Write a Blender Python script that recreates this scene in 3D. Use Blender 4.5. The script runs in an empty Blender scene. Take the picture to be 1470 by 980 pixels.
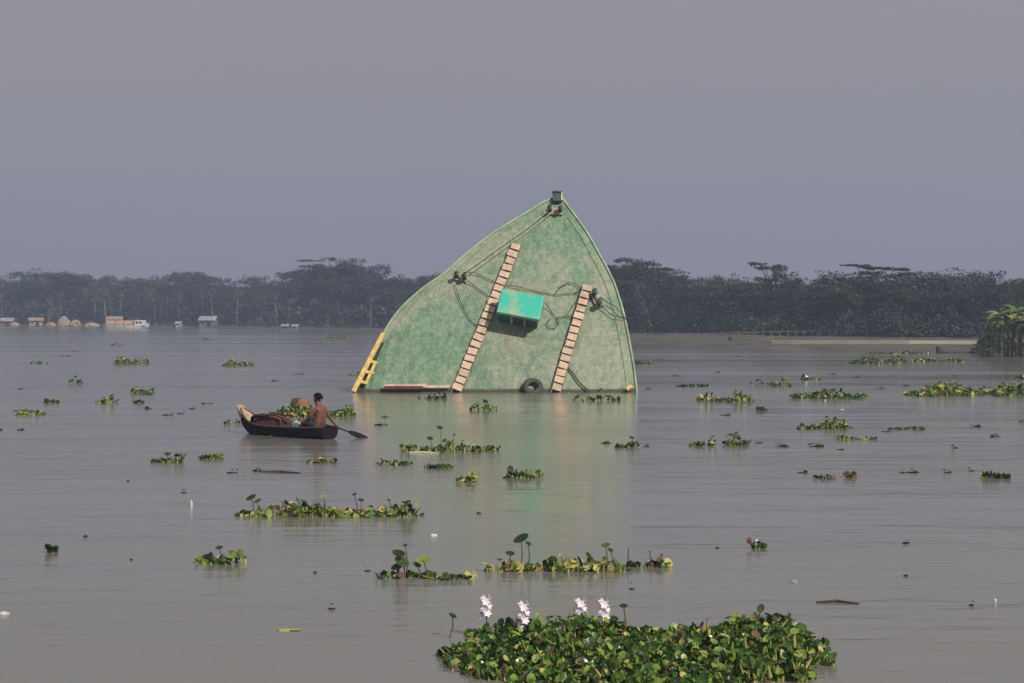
import bpy, math, random
from mathutils import Vector, Matrix, Euler

# ------------------------------------------------------------------ camera, light, sky
SC = bpy.context.scene
COL = SC.collection
F = 1194.0            # focal length in photograph pixels
CH = 3.5              # camera height above the river
HOR = 160.0           # horizon row in the photograph

cam_d = bpy.data.cameras.new('camera')
cam = bpy.data.objects.new('camera', cam_d); COL.objects.link(cam)
cam.location = (0, 0, CH); cam.rotation_euler = (math.radians(90), 0, 0)
cam_d.sensor_width = 36.0; cam_d.lens = F / 624 * 36            # the picture spans 624 x 416 photograph pixels
cam_d.shift_x = 0.0; cam_d.shift_y = -(177 - HOR) / 624
cam_d.clip_start = 0.1; cam_d.clip_end = 6000
SC.camera = cam

SUN_EL, SUN_AZ = 38.0, 140.0       # azimuth clockwise from +Y: behind and to the right of the camera
W = bpy.data.worlds.new('World'); SC.world = W; W.use_nodes = True
nt = W.node_tree; nt.nodes.clear()
o_ = nt.nodes.new('ShaderNodeOutputWorld'); bg = nt.nodes.new('ShaderNodeBackground')
sky = nt.nodes.new('ShaderNodeTexSky'); sky.sky_type = 'NISHITA'; sky.sun_disc = False
sky.sun_elevation = math.radians(SUN_EL); sky.sun_rotation = math.radians(SUN_AZ)
sky.air_density = 1.0; sky.dust_density = 6.0; sky.ozone_density = 1.0
veil = nt.nodes.new('ShaderNodeMix'); veil.data_type = 'RGBA'
veil.inputs[0].default_value = 0.93                       # thin even cloud veil over the whole sky
veil.inputs[7].default_value = (3.30, 3.12, 3.24, 1)
tcw = nt.nodes.new('ShaderNodeTexCoord'); mpw = nt.nodes.new('ShaderNodeMapping'); mpw.inputs['Scale'].default_value = (1, 1, 3.5)
nw = nt.nodes.new('ShaderNodeTexNoise'); nw.inputs['Scale'].default_value = 2.2; nw.inputs['Detail'].default_value = 5
rw = nt.nodes.new('ShaderNodeMapRange'); rw.inputs[1].default_value = .3; rw.inputs[2].default_value = .7; rw.inputs[3].default_value = .975; rw.inputs[4].default_value = 1.025
vm = nt.nodes.new('ShaderNodeVectorMath'); vm.operation = 'SCALE'; vm.inputs[0].default_value = tuple(veil.inputs[7].default_value)[:3]
nt.links.new(tcw.outputs['Generated'], mpw.inputs[0]); nt.links.new(mpw.outputs[0], nw.inputs[0]); nt.links.new(nw.outputs[0], rw.inputs[0]); nt.links.new(rw.outputs[0], vm.inputs['Scale']); nt.links.new(vm.outputs[0], veil.inputs[7])
nt.links.new(sky.outputs[0], veil.inputs[6]); nt.links.new(veil.outputs[2], bg.inputs[0])
bg.inputs[1].default_value = 0.10
nt.links.new(bg.outputs[0], o_.inputs[0])

sl = bpy.data.lights.new('sun', 'SUN'); sl.energy = 4.3; sl.angle = math.radians(0.6); sl.color = (1.0, 0.93, 0.82)
so = bpy.data.objects.new('sun', sl); COL.objects.link(so)
az, el = math.radians(SUN_AZ), math.radians(SUN_EL)
sd = Vector((math.sin(az) * math.cos(el), math.cos(az) * math.cos(el), math.sin(el)))
so.rotation_euler = sd.to_track_quat('Z', 'Y').to_euler(); so.location = sd * 100

SC.view_settings.view_transform = 'Standard'; SC.view_settings.look = 'None'
SC.view_settings.exposure = 0.0; SC.view_settings.gamma = 1.0; SC.view_settings.use_curve_mapping = False
SC.render.engine = 'CYCLES'
SC.cycles.use_denoising = True
SC.cycles.max_bounces = 6; SC.cycles.volume_bounces = 0; SC.cycles.transparent_max_bounces = 8
SC.cycles.caustics_reflective = False; SC.cycles.caustics_refractive = False
HAZE = 0.00078

# ------------------------------------------------------------------ helpers
def dist(py, z=0.0): return (CH - z) * F / (py - HOR)
def wx(px, d): return (px - 320) / F * d
def W_(px, py, z=0.0):
    d = dist(py, z); return Vector((wx(px, d), d, z))

def mat(name, base, rough=0.7, vary=None, scale=4.0, detail=4, metal=0.0, bump=0.0, translucent=0.0, spec=0.5, coords='Object', stretch=(1, 1, 1)):
    m = bpy.data.materials.new(name); m.use_nodes = True; t = m.node_tree; b = t.nodes['Principled BSDF']
    b.inputs['Base Color'].default_value = (*base, 1); b.inputs['Roughness'].default_value = rough
    b.inputs['Metallic'].default_value = metal; b.inputs['Specular IOR Level'].default_value = spec
    tc = t.nodes.new('ShaderNodeTexCoord'); mp = t.nodes.new('ShaderNodeMapping'); mp.inputs['Scale'].default_value = stretch
    t.links.new(tc.outputs[coords], mp.inputs[0])
    n = t.nodes.new('ShaderNodeTexNoise'); n.inputs['Scale'].default_value = scale; n.inputs['Detail'].default_value = detail
    n.inputs['Roughness'].default_value = 0.65
    t.links.new(mp.outputs[0], n.inputs[0])
    v = vary or tuple(c * 0.6 for c in base)
    r = t.nodes.new('ShaderNodeValToRGB'); r.color_ramp.elements[0].position = 0.35; r.color_ramp.elements[1].position = 0.65
    r.color_ramp.elements[0].color = (*v, 1); r.color_ramp.elements[1].color = (*base, 1)
    t.links.new(n.outputs[0], r.inputs[0]); t.links.new(r.outputs[0], b.inputs['Base Color'])
    if bump:
        bp = t.nodes.new('ShaderNodeBump'); bp.inputs['Strength'].default_value = 0.6; bp.inputs['Distance'].default_value = bump
        t.links.new(n.outputs[0], bp.inputs['Height']); t.links.new(bp.outputs[0], b.inputs['Normal'])
    if translucent:
        out = t.nodes['Material Output']; tr = t.nodes.new('ShaderNodeBsdfTranslucent'); mx = t.nodes.new('ShaderNodeMixShader')
        t.links.new(r.outputs[0], tr.inputs[0]); mx.inputs[0].default_value = translucent
        t.links.new(b.outputs[0], mx.inputs[1]); t.links.new(tr.outputs[0], mx.inputs[2]); t.links.new(mx.outputs[0], out.inputs[0])
    return m

class MB:
    def __init__(s): s.v = []; s.f = []; s.m = []
    def add(s, vs, fs, mi=0):
        k = len(s.v); s.v += [tuple(v) for v in vs]; s.f += [tuple(i + k for i in f) for f in fs]; s.m += [mi] * len(fs); return s
    def box(s, c, sz, M=None, mi=0, taper=1.0):
        c = Vector(c); x, y, z = [a / 2 for a in sz]; vs = []
        for sx, sy, szn in ((-1,-1,-1),(1,-1,-1),(1,1,-1),(-1,1,-1),(-1,-1,1),(1,-1,1),(1,1,1),(-1,1,1)):
            k = taper if szn > 0 else 1.0
            p = Vector((sx * x * k, sy * y * k, szn * z))
            vs.append(c + (M @ p if M else p))
        return s.add(vs, [(3,2,1,0),(4,5,6,7),(0,1,5,4),(1,2,6,5),(2,3,7,6),(3,0,4,7)], mi)
    def tube(s, pts, rad, n=6, mi=0, cap=True):
        pts = [Vector(p) for p in pts]; R = rad if isinstance(rad, (list, tuple)) else [rad] * len(pts)
        vs = []; ref = Vector((0.13, 0.31, 1)).normalized()
        for i, p in enumerate(pts):
            t = (pts[min(i + 1, len(pts) - 1)] - pts[max(i - 1, 0)])
            t = t.normalized() if t.length > 1e-9 else Vector((0, 0, 1))
            if abs(t.dot(ref)) > 0.95: a = t.cross(Vector((1, 0, 0))).normalized()
            else: a = t.cross(ref).normalized()
            b = t.cross(a)
            for k in range(n):
                q = 2 * math.pi * k / n
                vs.append(p + (a * math.cos(q) + b * math.sin(q)) * R[i])
        fs = []
        for i in range(len(pts) - 1):
            for k in range(n):
                fs.append((i * n + k, i * n + (k + 1) % n, (i + 1) * n + (k + 1) % n, (i + 1) * n + k))
        if cap: fs.append(tuple(range(n - 1, -1, -1))); fs.append(tuple((len(pts) - 1) * n + k for k in range(n)))
        return s.add(vs, fs, mi)
    def lathe(s, prof, M=None, c=(0, 0, 0), n=16, mi=0):
        c = Vector(c); vs = []
        for r, z in prof:
            for k in range(n):
                q = 2 * math.pi * k / n; p = Vector((r * math.cos(q), r * math.sin(q), z))
                vs.append(c + (M @ p if M else p))
        fs = []
        for i in range(len(prof) - 1):
            for k in range(n): fs.append((i * n + k, i * n + (k + 1) % n, (i + 1) * n + (k + 1) % n, (i + 1) * n + k))
        fs.append(tuple(range(n - 1, -1, -1))); fs.append(tuple((len(prof) - 1) * n + k for k in range(n)))
        return s.add(vs, fs, mi)
    def build(s, name, mats, parent=None, origin=(0, 0, 0), smooth=False, loc=None):
        """vertices are given in the same space as origin; the object's own origin is placed there"""
        o3 = Vector(origin)
        me = bpy.data.meshes.new(name); me.from_pydata([Vector(v) - o3 for v in s.v], [], s.f); me.update()
        if not isinstance(mats, (list, tuple)): mats = [mats]
        for m in mats: me.materials.append(m)
        me.polygons.foreach_set('material_index', s.m)
        if smooth: me.polygons.foreach_set('use_smooth', [True] * len(s.f))
        ob = bpy.data.objects.new(name, me); COL.objects.link(ob)
        ob.location = Vector(loc) if loc is not None else (o3 if parent is None else (0, 0, 0))
        if parent: ob.parent = parent
        return ob

def tag(o, label=None, cat=None, group=None, kind=None):
    if label: o['label'] = label
    if cat: o['category'] = cat
    if group: o['group'] = group
    if kind: o['kind'] = kind
    return o
def empty(name, loc, label=None, cat=None, group=None, rz=0.0):
    o = bpy.data.objects.new(name, None); COL.objects.link(o); o.location = loc; o.rotation_euler.z = rz
    o.empty_display_size = 0.3
    return tag(o, label, cat, group)
def copy_tree(o, parent=None):
    c = o.copy(); COL.objects.link(c)
    if parent: c.parent = parent
    for ch in list(o.children): copy_tree(ch, c)
    return c
def lerp(a, b, t): return a + (b - a) * t
def interp(tab, x):
    if x <= tab[0][0]: return tab[0][1]
    for (x0, y0), (x1, y1) in zip(tab, tab[1:]):
        if x <= x1: return y0 + (y1 - y0) * (x - x0) / (x1 - x0)
    return tab[-1][1]
def catmull(pts, n=6):
    P = [pts[0]] + list(pts) + [pts[-1]]; out = []
    for i in range(1, len(P) - 2):
        p0, p1, p2, p3 = [Vector(p) for p in P[i - 1:i + 3]]
        for k in range(n):
            t = k / n
            out.append(0.5 * ((2 * p1) + (p2 - p0) * t + (2 * p0 - 5 * p1 + 4 * p2 - p3) * t * t + (3 * p1 - p0 - 3 * p2 + p3) * t ** 3))
    out.append(Vector(P[-1])); return out

# ------------------------------------------------------------------ the setting: water, ground
def water_material():
    m = bpy.data.materials.new('river_water'); m.use_nodes = True; t = m.node_tree; b = t.nodes['Principled BSDF']
    b.inputs['IOR'].default_value = 1.33; b.inputs['Specular IOR Level'].default_value = 0.5
    tc = t.nodes.new('ShaderNodeTexCoord')
    def noise(sc, stretch, detail=3, rough=0.55, rot=0.0):
        mp = t.nodes.new('ShaderNodeMapping'); mp.inputs['Scale'].default_value = stretch; mp.inputs['Rotation'].default_value = (0, 0, rot)
        n = t.nodes.new('ShaderNodeTexNoise'); n.inputs['Scale'].default_value = sc; n.inputs['Detail'].default_value = detail; n.inputs['Roughness'].default_value = rough
        t.links.new(tc.outputs['Object'], mp.inputs[0]); t.links.new(mp.outputs[0], n.inputs[0]); return n.outputs[0]
    def math_(op, a, c):
        n = t.nodes.new('ShaderNodeMath'); n.operation = op
        for i, q in enumerate((a, c)):
            if isinstance(q, (int, float)): n.inputs[i].default_value = q
            else: t.links.new(q, n.inputs[i])
        return n.outputs[0]
    silt = noise(0.06, (0.35, 1.3, 1), 7, 0.7, 0.15)
    r = t.nodes.new('ShaderNodeValToRGB'); r.color_ramp.elements[0].position = 0.3; r.color_ramp.elements[1].position = 0.7
    r.color_ramp.elements[0].color = (0.158, 0.153, 0.137, 1); r.color_ramp.elements[1].color = (0.196, 0.189, 0.167, 1)
    t.links.new(silt, r.inputs[0]); t.links.new(r.outputs[0], b.inputs['Base Color'])
    small = noise(5.0, (0.55, 1.5, 1), 4, 0.6, 0.12)
    mid = noise(1.3, (0.5, 1.3, 1), 3, 0.5, -0.2)
    big = noise(0.22, (0.6, 1.2, 1), 2, 0.5, 0.3)
    gust = noise(0.05, (0.22, 1.6, 1), 6, 0.65, 0.08)
    g = t.nodes.new('ShaderNodeMapRange'); g.inputs[1].default_value = 0.35; g.inputs[2].default_value = 0.68; g.inputs[3].default_value = 0.30; g.inputs[4].default_value = 1.7
    t.links.new(gust, g.inputs[0])
    h = math_('ADD', math_('ADD', math_('MULTIPLY', math_('MULTIPLY', small, 0.0055), g.outputs[0]), math_('MULTIPLY', math_('MULTIPLY', mid, 0.027), g.outputs[0])), math_('MULTIPLY', big, 0.05))
    bp = t.nodes.new('ShaderNodeBump'); bp.inputs['Strength'].default_value = 1.0; bp.inputs['Distance'].default_value = 1.0
    t.links.new(h, bp.inputs['Height']); t.links.new(bp.outputs[0], b.inputs['Normal'])
    rr = t.nodes.new('ShaderNodeMapRange'); rr.inputs[1].default_value = 0.3; rr.inputs[2].default_value = 0.7; rr.inputs[3].default_value = 0.07; rr.inputs[4].default_value = 0.16
    t.links.new(gust, rr.inputs[0]); t.links.new(rr.outputs[0], b.inputs['Roughness'])
    return m
mb = MB(); S = 1400
mb.add([(-S, -120, 0), (S, -120, 0), (S, 1500, 0), (-S, 1500, 0)], [(0, 1, 2, 3)])
tag(mb.build('water', water_material()), kind='structure')

BANK_ROW = [(-900, 165.0), (-300, 166.6), (0, 167.8), (120, 168.6), (200, 169.8), (250, 170.8), (330, 173.5), (400, 177.3), (480, 180.6), (560, 183.2), (640, 184.3), (800, 186.0), (1100, 188.0), (1470, 190.0), (1900, 192.0)]
def bank_d(px): return dist(interp(BANK_ROW, px))
LAND = [(0, -0.45), (1.0, -0.02), (3.0, 0.16), (8, 0.26), (25, 0.38), (45, 0.62), (70, 0.95), (110, 1.1), (250, 1.3), (820, 1.5)]
def land_z(px, d): return interp(LAND, d - bank_d(px))
def ground_at(px, d): return Vector((wx(px, d), d, land_z(px, d)))
rnd = random.Random(3)
mb = MB(); cols = list(range(-900, 1901, 8)); offs = [-1, 0, 1, 2, 3, 5, 8, 14, 20, 25, 32, 45, 58, 70, 90, 110, 160, 250, 820]
vs = []
for px in cols:
    wob = rnd.uniform(-1.6, 1.6) + 2.0 * math.sin(px * 0.13)
    for o in offs:
        d = bank_d(px) + o + (wob if o < 60 else 0)
        vs.append((wx(px, d), d, interp(LAND, o) + (rnd.uniform(-.05, .05) if 1 < o < 200 else 0)))
n = len(offs)
fs = [(i * n + j, (i + 1) * n + j, (i + 1) * n + j + 1, i * n + j + 1) for i in range(len(cols) - 1) for j in range(n - 1)]
mb.add(vs, fs)
m_ground = mat('bank_soil', (0.105, 0.088, 0.070), 0.95, (0.055, 0.060, 0.036), 0.12, 9, bump=0.1)
tag(mb.build('ground', m_ground, smooth=True), kind='structure')

# ------------------------------------------------------------------ haze
mb = MB(); mb.box((0, 690, 39), (2900, 1700, 84))
hz = bpy.data.materials.new('haze_air'); hz.use_nodes = True; t = hz.node_tree; t.nodes.clear()
o_ = t.nodes.new('ShaderNodeOutputMaterial'); pv = t.nodes.new('ShaderNodeVolumePrincipled')
pv.inputs['Color'].default_value = (0.525, 0.635, 0.94, 1); pv.inputs['Density'].default_value = HAZE; pv.inputs['Anisotropy'].default_value = 0.1
t.links.new(pv.outputs[0], o_.inputs['Volume'])
tag(mb.build('haze', hz), kind='stuff')

# ------------------------------------------------------------------ trees
M_BARK = mat('bark', (0.11, 0.095, 0.075), 0.9, (0.06, 0.05, 0.04), 3)
M_PALEBARK = mat('pale_bark', (0.24, 0.215, 0.18), 0.9, (0.13, 0.12, 0.10), 3)
LEAF = {
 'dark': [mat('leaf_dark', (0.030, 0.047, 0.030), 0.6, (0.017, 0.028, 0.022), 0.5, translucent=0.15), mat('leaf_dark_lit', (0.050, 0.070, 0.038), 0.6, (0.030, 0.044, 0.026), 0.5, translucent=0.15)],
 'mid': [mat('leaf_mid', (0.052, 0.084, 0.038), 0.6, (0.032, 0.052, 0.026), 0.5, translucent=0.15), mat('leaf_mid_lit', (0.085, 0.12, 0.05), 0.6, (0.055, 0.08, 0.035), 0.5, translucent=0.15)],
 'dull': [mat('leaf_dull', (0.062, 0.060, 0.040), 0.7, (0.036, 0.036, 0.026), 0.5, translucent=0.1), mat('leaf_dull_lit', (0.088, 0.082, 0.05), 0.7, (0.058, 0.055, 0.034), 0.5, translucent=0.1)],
 'bright': [mat('leaf_bright', (0.14, 0.21, 0.05), 0.5, (0.08, 0.13, 0.035), 0.9, translucent=0.25), mat('leaf_yellow', (0.26, 0.28, 0.08), 0.5, (0.15, 0.19, 0.05), 0.9, translucent=0.25)],
}
LEAFTINT = 0
def clump(mb, c, rx, ry, rz, n, size, r, mi2=0.3):
    """many small leaf sprays through an ellipsoid's volume"""
    for _ in range(n):
        while True:
            p = Vector((r.uniform(-1, 1), r.uniform(-1, 1), r.uniform(-1, 1)))
            if 0.15 < p.length < 1: break
        p = Vector((p.x * rx, p.y * ry, p.z * rz)) + c
        s = size * r.uniform(.5, 1.3)
        a = Vector((r.gauss(0, 1), r.gauss(0, 1), r.gauss(0, .45))).normalized()
        b = a.cross(Vector((r.gauss(0, .6), r.gauss(0, .6), 1)).normalized())
        if b.length < .1: continue
        b.normalize(); q = r.uniform(.45, .8)
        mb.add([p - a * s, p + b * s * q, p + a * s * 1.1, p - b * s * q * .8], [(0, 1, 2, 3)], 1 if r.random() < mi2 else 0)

def tree_umbrella(h, w, seed, pal, dens=1.0, layers=3):
    """rain tree: short bole, long rising limbs, flat layered crown"""
    r = random.Random(seed); tr = MB(); cr = MB()
    lean = Vector((r.uniform(-.06, .06), r.uniform(-.06, .06), 1))
    fork = lean * h * r.uniform(.28, .38)
    tr.tube([Vector((0, 0, -.6)), fork * .5, fork], [h * .034, h * .026, h * .022], 7)
    nl = 9
    for i in range(nl):
        a = 2 * math.pi * (i + r.uniform(-.3, .3)) / nl; rad = w * .5 * r.uniform(.25, .9)
        lev = 1 - .32 * (rad / (w * .5)) * r.random() - r.uniform(0, .10)
        tip = Vector((math.cos(a) * rad, math.sin(a) * rad, h * lev * .9))
        mid = fork.lerp(tip, .5) + Vector((0, 0, h * .05))
        tr.tube([fork, mid, tip], [h * .014, h * .009, h * .003], 5)
        m = int(11 * dens)
        for k in range(m):
            q = Vector((r.gauss(0, .34), r.gauss(0, .34), r.gauss(0, .06))) * w * .32
            c = tip + Vector((q.x, q.y, q.z * 1.0 + r.uniform(-.02, .05) * h))
            clump(cr, c, w * r.uniform(.06, .13), w * r.uniform(.06, .13), h * r.uniform(.02, .045), int(34 * dens), h * .021, r, .35)
        for k in range(layers - 1):
            c = fork.lerp(tip, r.uniform(.45, .85)) + Vector((r.uniform(-.1, .1) * w, r.uniform(-.1, .1) * w, -r.uniform(.02, .18) * h))
            clump(cr, c, w * .12, w * .12, h * .06, int(60 * dens), h * .023, r, .2)
    return tr, cr
def tree_round(h, w, seed, pal, dens=1.0):
    r = random.Random(seed); tr = MB(); cr = MB()
    fork = Vector((r.uniform(-.3, .3), 0, h * .3))
    tr.tube([Vector((0, 0, -.6)), fork], [h * .03, h * .02], 6)
    for i in range(8):
        a = 2 * math.pi * i / 8 + r.uniform(-.3, .3); rad = w * .36 * r.uniform(.2, 1)
        tip = Vector((math.cos(a) * rad, math.sin(a) * rad, h * r.uniform(.45, .9)))
        tr.tube([fork, fork.lerp(tip, .5) + Vector((0, 0, .03 * h)), tip], [h * .012, h * .008, h * .003], 5)
        for k in range(int(9 * dens)):
            c = tip + Vector((r.gauss(0, .12) * w, r.gauss(0, .12) * w, r.gauss(0, .09) * h))
            c.z = min(c.z, h * .96)
            clump(cr, c, w * r.uniform(.06, .12), w * r.uniform(.06, .12), h * r.uniform(.04, .075), int(46 * dens), h * .022, r, .35)
    return tr, cr
def tree_palm(h, seed, pal):
    r = random.Random(seed); tr = MB(); cr = MB()
    top = Vector((r.uniform(-.12, .12) * h, r.uniform(-.1, .1) * h, h))
    tr.tube([Vector((0, 0, -.5)), Vector((top.x * .25, top.y * .25, h * .4)), Vector((top.x * .7, top.y * .7, h * .8)), top], [.19, .15, .13, .13], 7)
    for i in range(20):
        a = 2 * math.pi * i / 20 + r.uniform(-.2, .2); up = r.uniform(-.5, 1.1); L = r.uniform(1.9, 2.8)
        dirh = Vector((math.cos(a), math.sin(a), 0)); p = top.copy(); side = Vector((-dirh.y, dirh.x, 0)); prev = p.copy(); e = up
        for s in range(7):
            nx = prev + (dirh * math.cos(e) + Vector((0, 0, math.sin(e)))) * L / 7
            w = .30 * math.sin(math.pi * (s + .6) / 7.4) + .04
            for sg in (-1, 1):
                for q in (0, .5):
                    b = prev.lerp(nx, q); b2 = prev.lerp(nx, q + .3)
                    tipv = b2 + side * sg * w * 1.7 + Vector((0, 0, -w * .9)) + (nx - prev) * .3
                    cr.add([b, b2, tipv], [(0, 1, 2)], 1 if r.random() < .4 else 0)
            prev = nx; e -= .34
    return tr, cr
PROTO = {}
def make_proto(key, tr, cr, h, w, pal, tname, bark=M_BARK):
    root = empty(tname, (0, 0, 0), 'x', 'tree')
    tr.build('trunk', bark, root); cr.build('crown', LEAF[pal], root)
    PROTO[key] = [root, h, w, False]
make_proto('u0', *tree_umbrella(16, 19, 11, 'dark'), 16, 19, 'dark', 'rain_tree')
make_proto('u1', *tree_umbrella(16, 22, 12, 'mid'), 16, 22, 'mid', 'rain_tree')
make_proto('u2', *tree_umbrella(16, 17, 13, 'dark', 1.15, 5), 16, 17, 'dark', 'rain_tree')
make_proto('u3', *tree_umbrella(16, 20, 14, 'dull', .8, 3), 16, 20, 'dull', 'rain_tree')
make_proto('r0', *tree_round(13, 12, 21, 'dark'), 13, 12, 'dark', 'broadleaf_tree')
make_proto('r1', *tree_round(13, 10, 22, 'mid'), 13, 10, 'mid', 'broadleaf_tree', M_PALEBARK)
make_proto('r2', *tree_round(13, 13, 23, 'dull', .8), 13, 13, 'dull', 'broadleaf_tree', M_PALEBARK)
make_proto('p0', *tree_palm(8.5, 31, 'mid'), 10, 5, 'mid', 'palm_tree', M_PALEBARK)
make_proto('p1', *tree_palm(7.5, 32, 'mid'), 9, 5, 'mid', 'palm_tree', M_PALEBARK)
def place_tree(key, px, d, ytop, label, group, rz=None, wide=1.0, rr=random.Random(77)):
    P = PROTO[key]
    if not P[3]: root = P[0]; P[3] = True
    else: root = copy_tree(P[0])
    g = ground_at(px, d); h = CH + (HOR - ytop) / F * d - g.z
    s = h / P[1]
    root.location = g; root.scale = (s * wide, s * wide, s); root.rotation_euler.z = rr.uniform(0, 6.28) if rz is None else rz
    tag(root, label, 'tree', group); return root

_r = random.Random(12)
TOP = [(-200, 136), (0, 134.5), (15, 137), (22, 133.5), (60, 133), (72, 137), (85, 134), (110, 137), (120, 132), (130, 133), (145, 137), (152, 134), (168, 135), (185, 133.5), (192, 128.5), (205, 127), (230, 126.5), (242, 131), (255, 136), (265, 133), (280, 132), (300, 129), (378, 126.5), (395, 127), (403, 129), (415, 131), (428, 138), (436, 136.5), (460, 137), (466, 137), (475, 136.5), (490, 137), (498, 140), (506, 139), (515, 135.5), (526, 134.5), (540, 135), (560, 134.5), (580, 134.5), (600, 133.5), (612, 133), (621, 136), (632, 134.5), (645, 135), (700, 131), (760, 137), (820, 132), (880, 138), (960, 130), (1030, 136), (1100, 131), (1180, 138), (1260, 130), (1330, 137), (1400, 130), (1500, 135)]
r = random.Random(5)
def side(px): return 'left of the vessel' if px < 300 else ('right of the vessel' if px < 640 else 'beyond the bush')
GRP = 'trees along the far bank'
def tree_d(px): return bank_d(px) + (75 if px < 640 else 95)
# trees one can tell apart
SPECIAL = [
 ('u2', 214, 0, 126.0, 'tallest dark tree with a broad domed crown, left of the sunken vessel', 1.1),
 ('u1', 44, 5, 132.8, 'wide flat domed tree at the left end of the far treeline', 1.25),
 ('u0', 122, 10, 131.6, 'flat topped tree rising above the palms over the grey roofed hut', .8),
 ('u2', 388, 0, 126.2, 'tall dark tree whose crown meets the right edge of the vessel', 1.0),
 ('u3', 526, -10, 131.0, 'brownish thin leaved tree above the muddy bank', 1.0),
 ('u1', 578, -5, 133.0, 'long flat layered tree left of the broad leaved bush', 1.3),
 ('u1', 446, 0, 136.0, 'low rounded green tree just left of the umbrella tree', .8),
 ('r1', 208, -58, 154.0, 'pale green bushy tree at the water edge left of the vessel', 1.0),
]
for k, px, dd, yt, lab, wd in SPECIAL:
    place_tree(k, px, tree_d(px) + dd, yt, lab, GRP, wide=wd)
def pad_tree(px0, pads, label, seed):
    '''tall rain tree with separate flat foliage pads; pads are (column, row, width px, thickness px)'''
    r = random.Random(seed); d = tree_d(px0) - 4; g = ground_at(px0, d); root = empty('rain_tree', g, label, 'tree', GRP)
    tr, cr = MB(), MB(); fork = Vector((0, 0, 3.4)); tr.tube([(0, 0, -.6), (.1, 0, 1.7), fork], [.36, .28, .24], 7)
    for (px, row, w, th) in pads:
        c = Vector((wx(px, d) - g.x, r.uniform(-1.2, 1.2), CH + (HOR - row) / F * d - g.z)); W2_, T2 = w / F * d / 2, th / F * d / 2
        tr.tube([fork, fork.lerp(c, .6) + Vector((0, 0, .5)), c], [.14, .09, .04], 5)
        for k in range(max(4, int(w * .8))):
            o = Vector((r.uniform(-1, 1) * W2_, r.gauss(0, .8), r.uniform(-.5, .5) * T2))
            clump(cr, c + o, .8, .9, T2 * .7, 46, .17, r, .3)
    tr.build('trunk', M_BARK, root); cr.build('crown', LEAF['dark'], root)
pad_tree(481, [(471, 129.6, 8, 2.2), (474, 132, 9, 3), (480, 132.5, 12, 5), (487, 136, 14, 5), (476, 139, 16, 4), (491, 140.5, 12, 5), (470, 145, 12, 8), (484, 148, 20, 12)], 'umbrella tree leaning up to a ragged peak above the white roofed shed', 501)
pad_tree(540, [(530, 130.8, 12, 1.8), (541, 132.3, 14, 2.0), (553, 133.0, 14, 2.2), (536, 135.5, 14, 2.5), (548, 137.5, 18, 4), (560, 136, 10, 2.4), (541, 145, 24, 12)], 'tree with long flat layered crest right of the brownish tree', 502)
pad_tree(398, [(390, 127.5, 16, 3), (402, 130.0, 14, 3), (411, 133.0, 12, 3), (396, 135, 22, 6), (408, 140, 18, 8)], 'wide layered tree sloping down to the right beside the vessel', 503)
pad_tree(212, [(197, 127.6, 16, 1.6), (208, 127.0, 14, 3), (222, 128.0, 18, 4), (236, 131.5, 12, 3), (214, 133, 30, 7), (206, 141, 24, 9), (228, 142, 22, 10)], 'dark layered tree with a flat shelf of leaves pointing left, left of the vessel', 504)
# main row that gives the skyline
for row, (step, dd, drop) in enumerate(((15, 8, .2), (14, -14, 6), (12, 38, 4))):
    px = -290 + row * 5
    while px < 1500:
        q = px + r.uniform(-4, 4); yt = interp(TOP, q) + (r.uniform(0, 3.5) if row == 0 else r.uniform(0, 6)) + drop
        key = r.choice(['u0', 'u1', 'u2', 'r0', 'u3', 'u0', 'r2'] if row != 1 else ['r0', 'r1', 'u2', 'r2', 'u0'])
        if row == 2: key = r.choice(['u1', 'r0', 'u2'])
        kind = 'flat crowned' if key[0] == 'u' else 'round crowned'
        place_tree(key, q, tree_d(q) + dd + r.uniform(-7, 7), yt, 'hazy %s tree in the far treeline %s' % (kind, side(q)), 'hazy %s trees %s' % (kind, side(q)), wide=r.uniform(.85, 1.2))
        px += step * (1.0 if px < 640 else 1.5)
# palms in front of the wood, mostly on the left
for px in list(range(-60, 196, 9)) + [236, 262, 283, 405, 440, 455, 548, 572, 596, 700, 820, 930, 1010, 1150, 1290, 1420]:
    q = px + r.uniform(-4, 4)
    place_tree(r.choice(['p0', 'p1']), q, bank_d(q) + (34 if q < 300 else 68) + r.uniform(-8, 8), r.uniform(141, 151), 'slender palm with drooping fronds in front of the far trees, %s' % side(q), 'palms %s' % side(q))

# undergrowth: an uncountable hedge-like mass of leaves under and behind the trees
def thicket(name, px0, px1, off0, off1, yhi, ylo, n, size, pal, seed, label):
    r = random.Random(seed); mb = MB(); c0 = ground_at((px0 + px1) / 2, tree_d((px0 + px1) / 2))
    for _ in range(n):
        px = r.uniform(px0, px1); d = bank_d(px) + r.uniform(off0, off1)
        g = ground_at(px, d); top = CH + (HOR - lerp(ylo, yhi, .5 + .5 * math.sin(px * .11 + math.sin(px * .043) * 3) * r.uniform(.6, 1))) / F * d
        z = g.z + (max(top, g.z + 1) - g.z) * r.random() ** .8
        clump(mb, Vector((g.x, g.y, z)), 1.5, 1.5, .9, 11, size * r.uniform(.7, 1.2), r, .3)
    return tag(mb.build(name, LEAF[pal], origin=c0), label, 'trees', kind='stuff')
thicket('undergrowth', -330, 330, 26, 70, 150, 158, 4600, .62, 'dark', 41, 'dense dark bushes under the far trees left of the vessel')
thicket('undergrowth', 370, 1500, 70, 96, 150, 160, 5200, .30, 'dark', 42, 'dense dark bushes under the far trees right of the vessel')
thicket('brush', 374, 612, 52, 66, 154, 168, 2600, .22, 'dark', 47, 'tall brush and saplings in front of the right bank trees')
thicket('brush', 374, 612, 48, 60, 162, 170, 900, .18, 'mid', 48, 'low green brush on the muddy right bank')
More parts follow.
